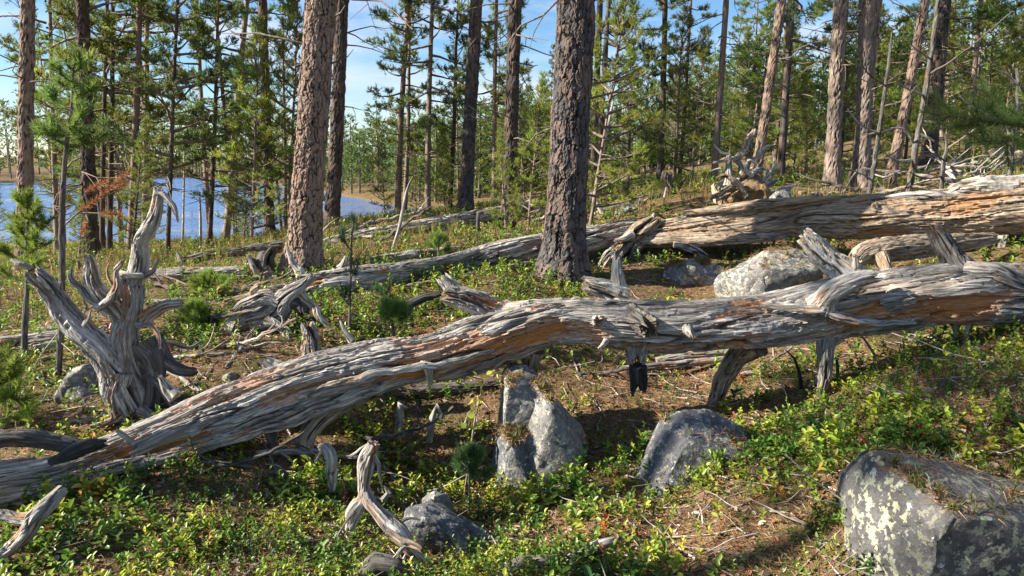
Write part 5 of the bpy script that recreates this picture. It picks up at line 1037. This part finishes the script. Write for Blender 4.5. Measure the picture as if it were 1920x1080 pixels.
# thin pale birch like stems among the shore pines
def bare_stem(label, pts, seed, mat='wood_pale', name='bare_stem'):
    c = pxpath(pts); org = c[0, :3].copy(); org[2] = float(height(org[0], org[1])); c[0, 2] = min(c[0, 2], org[2] - .1)
    V, F3, F4, A = wood(c, nseg=10, step=.08, seed=seed, peel=.2, jag1=.01, jag0=.01, rough=.5); return tag(link(name, mesh(name, V - org, [F3, F4], M[mat], True, A), None, org), label, 'tree')
bare_stem('thin bare stem on the shore between the tall snag and the tiered young pine', [(375,462,13,5),(376,420,13,5),(374,360,13,3)], 480)
bare_stem('thin grey pole standing by the shore just left of the dark tiered young pine', [(341,455,16,5),(344,400,16,4),(346,280,16,3)], 481)
bare_stem('slanting grey pole in the green right of the bleached thin log', [(728,478,7.6,9),(748,430,7.6,7),(762,360,7.7,5),(775,330,7.7,3)], 482, 'wood')
bare_stem('pale thin dead trunk leaning up between the thickest pine and its leaning neighbours', [(1108,412,8.6,9),(1118,350,8.6,8),(1135,260,8.6,6),(1150,190,8.6,4)], 483, 'wood_pale')
bare_stem('short dry post on the shore beneath the layered shore pine', [(895,462,8.9,8),(896,430,8.9,8),(897,398,8.9,6)], 484, 'wood_dark')

# yellow leaved birch seedling in the shade under the foreground log
c = pxpath([(866,838,3.45,4),(890,790,3.45,4),(900,750,3.45,3),(905,722,3.45,3),(930,700,3.45,2)]); org = c[0, :3].copy(); org[2] = float(height(org[0], org[1])); c[0, 2] = org[2] - .02
bs = empty('birch_seedling', org, 'yellow leaved seedling hanging in front of the shade under the foreground log', 'seedling'); stem_obj('stem', c, 'wood_warm', bs, org, 500, nseg=6)
LG = Geo(); V0 = np.array([[0, 0, 0], [-.42, .3, .08], [-.40, .68, .05], [0, 1, -.08], [.40, .68, .05], [.42, .3, .08]]); 
for nm, colr in (('leaf', (.36, .40, .05)), ('leaf', (.48, .36, .05)), ('leaf', (.25, .34, .05))):
    pass
lms = [mesh('leaf', V0, [np.array([[0, 3, 2, 1], [0, 5, 4, 3]])], M['leaf'], True, {'col': np.tile(cl, (6, 1))}) for cl in ((.36, .40, .05), (.52, .36, .05), (.24, .34, .05))]
for i, (px, py) in enumerate([(895,705),(912,703),(887,713),(900,716),(918,698),(880,730),(890,727),(904,722),(884,745),(897,742),(879,757),(893,760),(906,752),(888,772),(876,781),(903,773),(884,790),(899,801),(873,803),(862,818),(886,806),(908,712)]):
    p = P(px, py, 3.45 + rng.normal() * .03); lf = link('leaf', lms[int(rng.choice(3, p=[.5, .3, .2]))], bs, p - org); sc_ = rng.uniform(.03, .045); lf.scale = (sc_, sc_, sc_)
    lf.rotation_euler = (rng.uniform(.2, 1.1), rng.normal() * .5, rng.uniform(0, 6.28))

# dark bare stalks on the sunlit bank
for i, (lab, pts) in enumerate([('dark bent stalk on the sunlit bank left of the last support branch', [(1506,735,4.2,7),(1500,705,4.2,7),(1488,670,4.2,5),(1472,655,4.2,3)]), ('thin dark twig leaning out of the bank below the bent stalk', [(1498,785,3.85,5),(1480,750,3.85,4),(1462,714,3.85,2)]), ('short dark peg standing on the bank right of the last support branch', [(1573,722,4.1,7),(1571,700,4.1,6),(1569,674,4.1,4)]), ('grey stick leaning against the shade edge under the log', [(1655,700,4.0,6),(1642,670,4.05,6),(1615,628,4.1,4)])]):
    bare_stem(lab, pts, 510 + i, 'charred' if i < 3 else 'wood', 'dead_stalk')
bare_stem('rusty buried log edge on the bank behind the last support branch', [(1480,742,4.1,12),(1540,715,4.3,20),(1610,700,4.4,16),(1680,672,4.5,8)], 520, 'wood_warm', 'fallen_branch')
bare_stem('thin grey stick lying on the shrubs above the big corner boulder', [(1410,720+140,3.1,5),(1500,862,3.05,6),(1590,852,3.0,4)], 521, 'wood_pale', 'fallen_branch')
bare_stem('grey bark strip lying in the foreground litter', [(1020,1075,2.55,16),(1080,1040,2.6,24),(1165,1010,2.65,16)], 522, 'wood', 'fallen_branch')
bare_stem('brown rotten log end at the bottom of the foreground', [(640,1075,2.55,40),(700,1060,2.6,50),(770,1075,2.6,36)], 523, 'wood_dark', 'fallen_branch')
bare_stem('thick grey branch half hidden in the litter at the bottom edge', [(880,1085,2.45,22),(960,1060,2.5,26),(1060,1050,2.55,16)], 524, 'wood', 'fallen_branch')
bare_stem('small bleached stick at the feet of the lower forked snag', [(752,1075,2.6,12),(756,1055,2.62,12),(762,1040,2.65,6)], 525, 'wood_pale', 'fallen_branch')
bare_stem('pale broken root end left of the yellow leaved seedling', [(740,740,4.0,18),(752,755,3.95,16),(762,768,3.95,8)], 526, 'wood_pale', 'fallen_branch')
bare_stem('pointed grey root end in shade under the middle of the foreground log', [(800,745,4.0,12),(815,765,3.95,13),(832,785,3.95,6)], 527, 'wood_pale', 'fallen_branch')
bare_stem('grey stick lying under the foreground log right of the left leg', [(680,855,3.5,10),(600,850,3.55,14),(520,855,3.6,12)], 528, 'wood_pale', 'fallen_branch')

# pines outside the picture on the sunny side, whose crowns shade the slope
for i, (x, y, H, pk) in enumerate([(-9.0, 2.35, 9.5, ('high', 0)), (-8.5, 1.5, 9.3, ('high', 0))]):
    tree('pine_tree', ('high crowned pine outside the left edge on the sunny side', 'second high crowned pine outside the left edge, nearer the viewpoint')[i], (x, y, float(height(x, y))), (0, .02, 1), H, pk, 'bark_red', .26, 'tree', None, None, seed=900 + i)

# loose dead branches lying about
LANDG = [(230,650,'the forked snag'),(490,590,'the sprawling root snag'),(335,665,'the jagged stump'),(365,512,'the short bleached log'),(112,620,'the tall thin sapling'),(48,540,'the bushy sapling at the edge'),(690,930,'the lower forked snag'),(1005,800,'the split boulder'),(1290,850,'the wedge boulder'),(1360,700,'the slanting support branch'),(566,500,'the thick sunlit pine'),(1057,500,'the thickest pine'),(950,430,'the straight dark pine'),(1558,350,'the pale tan pine'),(1705,330,'the tallest bare sapling'),(1890,330,'the right edge sapling'),(1640,340,'the thin bare sapling'),(1380,350,'the uprooted stump'),(570,850,'the bent tan support branch'),(720,440,'the thin bleached log'),(435,475,'the dark mouldering log'),(150,740,'the angular pale rock'),(1160,395,'the short grey log')]
def side_label(px, py, m, L_):
    l = min(LANDG, key=lambda q: abs(q[0] - px) + 1.5 * abs(q[1] - py)); dx, dy = px - l[0], py - l[1]
    w_ = ('left of' if dx < 0 else 'right of') if abs(dx) > 1.2 * abs(dy) else ('above' if dy < 0 else 'below')
    return {'wood': 'grey', 'wood_pale': 'bleached', 'wood_dark': 'dark'}[m] + (' long' if L_ > 1.1 else ' short' if L_ < .55 else '') + f' dead branch lying {w_} ' + l[2]
BU = {}
def uniq(s, Y):
    if s in BU: s += ', farther off' if Y > BU[s] else ', nearer'
    BU[s] = Y; return s
def clutter(label, group, spots, rng, mats=('wood', 'wood_pale', 'wood_dark')):
    for i, (px, py, Y, az, L_, r_) in enumerate(spots):
        b = P(px, py, Y); z0 = float(height(b[0], b[1])); b = np.array([b[0], b[1], z0]); a = math.radians(az); n = 6; pts = [b + [0, 0, r_ * .6]]; aa = a; el = rng.uniform(.02, .25)
        for k_ in range(n - 1):
            aa += rng.normal() * .22; el += rng.normal() * .15; q = pts[-1] + np.array([math.cos(aa) * math.cos(el), math.sin(aa) * math.cos(el), math.sin(el)]) * L_ / (n - 1); q[2] = max(q[2], float(height(q[0], q[1])) + r_ * .5); pts.append(q)
        pts = np.array(pts); ctrl = np.column_stack([pts, np.linspace(r_, r_ * .35, n)]); m = mats[int(rng.integers(len(mats)))]
        e = empty('dead_branch', b, uniq(side_label(px, py, m, L_), Y), 'branch', group); wood_obj('stem', ctrl, M[m], e, b, nseg=12, step=.022, seed=700 + int(px) + i, peel=.4, twist=1., jag0=.01, jag1=.02, lump=.2, wig=.5)
        for s in range(int(rng.integers(2, 5))):
            j_ = int(rng.integers(1, n - 1)); d = unit(pts[j_ + 1] - pts[j_] + rng.normal(size=3) * .12 + np.array([0, 0, .06])); l2 = L_ * rng.uniform(.15, .4)
            tp = np.stack([pts[j_], pts[j_] + d * l2 * .5 + rng.normal(size=3) * .015, pts[j_] + d * l2 + np.array([0, 0, rng.normal() * .04])]); wood_obj('twig', np.column_stack([tp, [r_ * .45, r_ * .3, r_ * .12]]), M[m], e, b, nseg=7, step=.03, seed=720 + s + i, peel=.2, jag0=.002, jag1=.004, wig=.5)
crng = np.random.default_rng(88)
clutter('grey dead branch lying in the litter around the forked snag', 'dead branches around the forked snag', [(320,700,4.3,20,.7,.016),(380,740,3.95,160,.6,.014),(420,660,4.5,-20,.6,.018),(130,800,3.75,10,.8,.015),(60,640,5.0,70,.6,.012),(300,650,4.6,150,.5,.02),(350,610,5.1,-10,.9,.022),(180,660,4.7,100,.5,.012),(400,560,5.9,10,.9,.022),(330,540,6.2,170,.8,.02),(20,760,4.0,30,.5,.012),(420,700,4.2,70,.45,.012),(500,620,4.9,160,.7,.02),(250,560,5.6,20,.8,.018),(60,600,5.6,-5,.8,.02),(470,640,4.7,30,.6,.016),(90,720,4.3,140,.5,.01)], crng)
clutter('grey dead branch lying in the hollow under the foreground log', 'dead branches under the foreground log', [(480,860,3.5,5,.6,.018),(560,880,3.4,170,.5,.015),(680,800,3.8,-15,.6,.016),(850,800,3.8,30,.5,.013),(380,880,3.3,10,.5,.016),(760,880,3.45,120,.5,.012),(1120,700,4.6,-10,.6,.014),(1350,720,4.6,20,.7,.016)], crng)
clutter('weathered branch scattered on the slope above the big upper log', 'dead branches on the upper slope', [(1500,352,9.5,15,1.2,.03),(1690,345,9.3,170,1.3,.03),(1760,335,9.8,20,1.5,.03),(1850,335,9.0,160,1.4,.035),(1600,350,9.2,-10,1.0,.025),(1820,310,11,10,1.6,.04),(1880,300,11.5,150,1.5,.035),(1720,320,10.5,60,1.2,.025),(1800,330,9.5,100,1.1,.03),(1840,320,10,70,1.2,.028),(1900,325,9.6,120,1.3,.03),(1780,350,8.6,10,1.2,.03),(1660,350,9.,40,1.,.025),(1870,345,8.7,175,1.2,.03)], crng)
clutter('grey branch lying among the logs beyond the thick sunlit pine', 'dead branches beyond the middle log', [(650,430,10,10,1.3,.04),(700,465,8,-15,.9,.025),(900,455,8.2,20,.9,.025),(1000,400,10.5,5,1.2,.035),(1130,410,9,170,1.0,.03),(480,500,7.2,30,.8,.025),(560,455,9,0,1.2,.035),(1180,398,9.4,40,.9,.03),(1060,395,10,160,1.0,.03),(420,520,6.5,15,.7,.02)], crng)
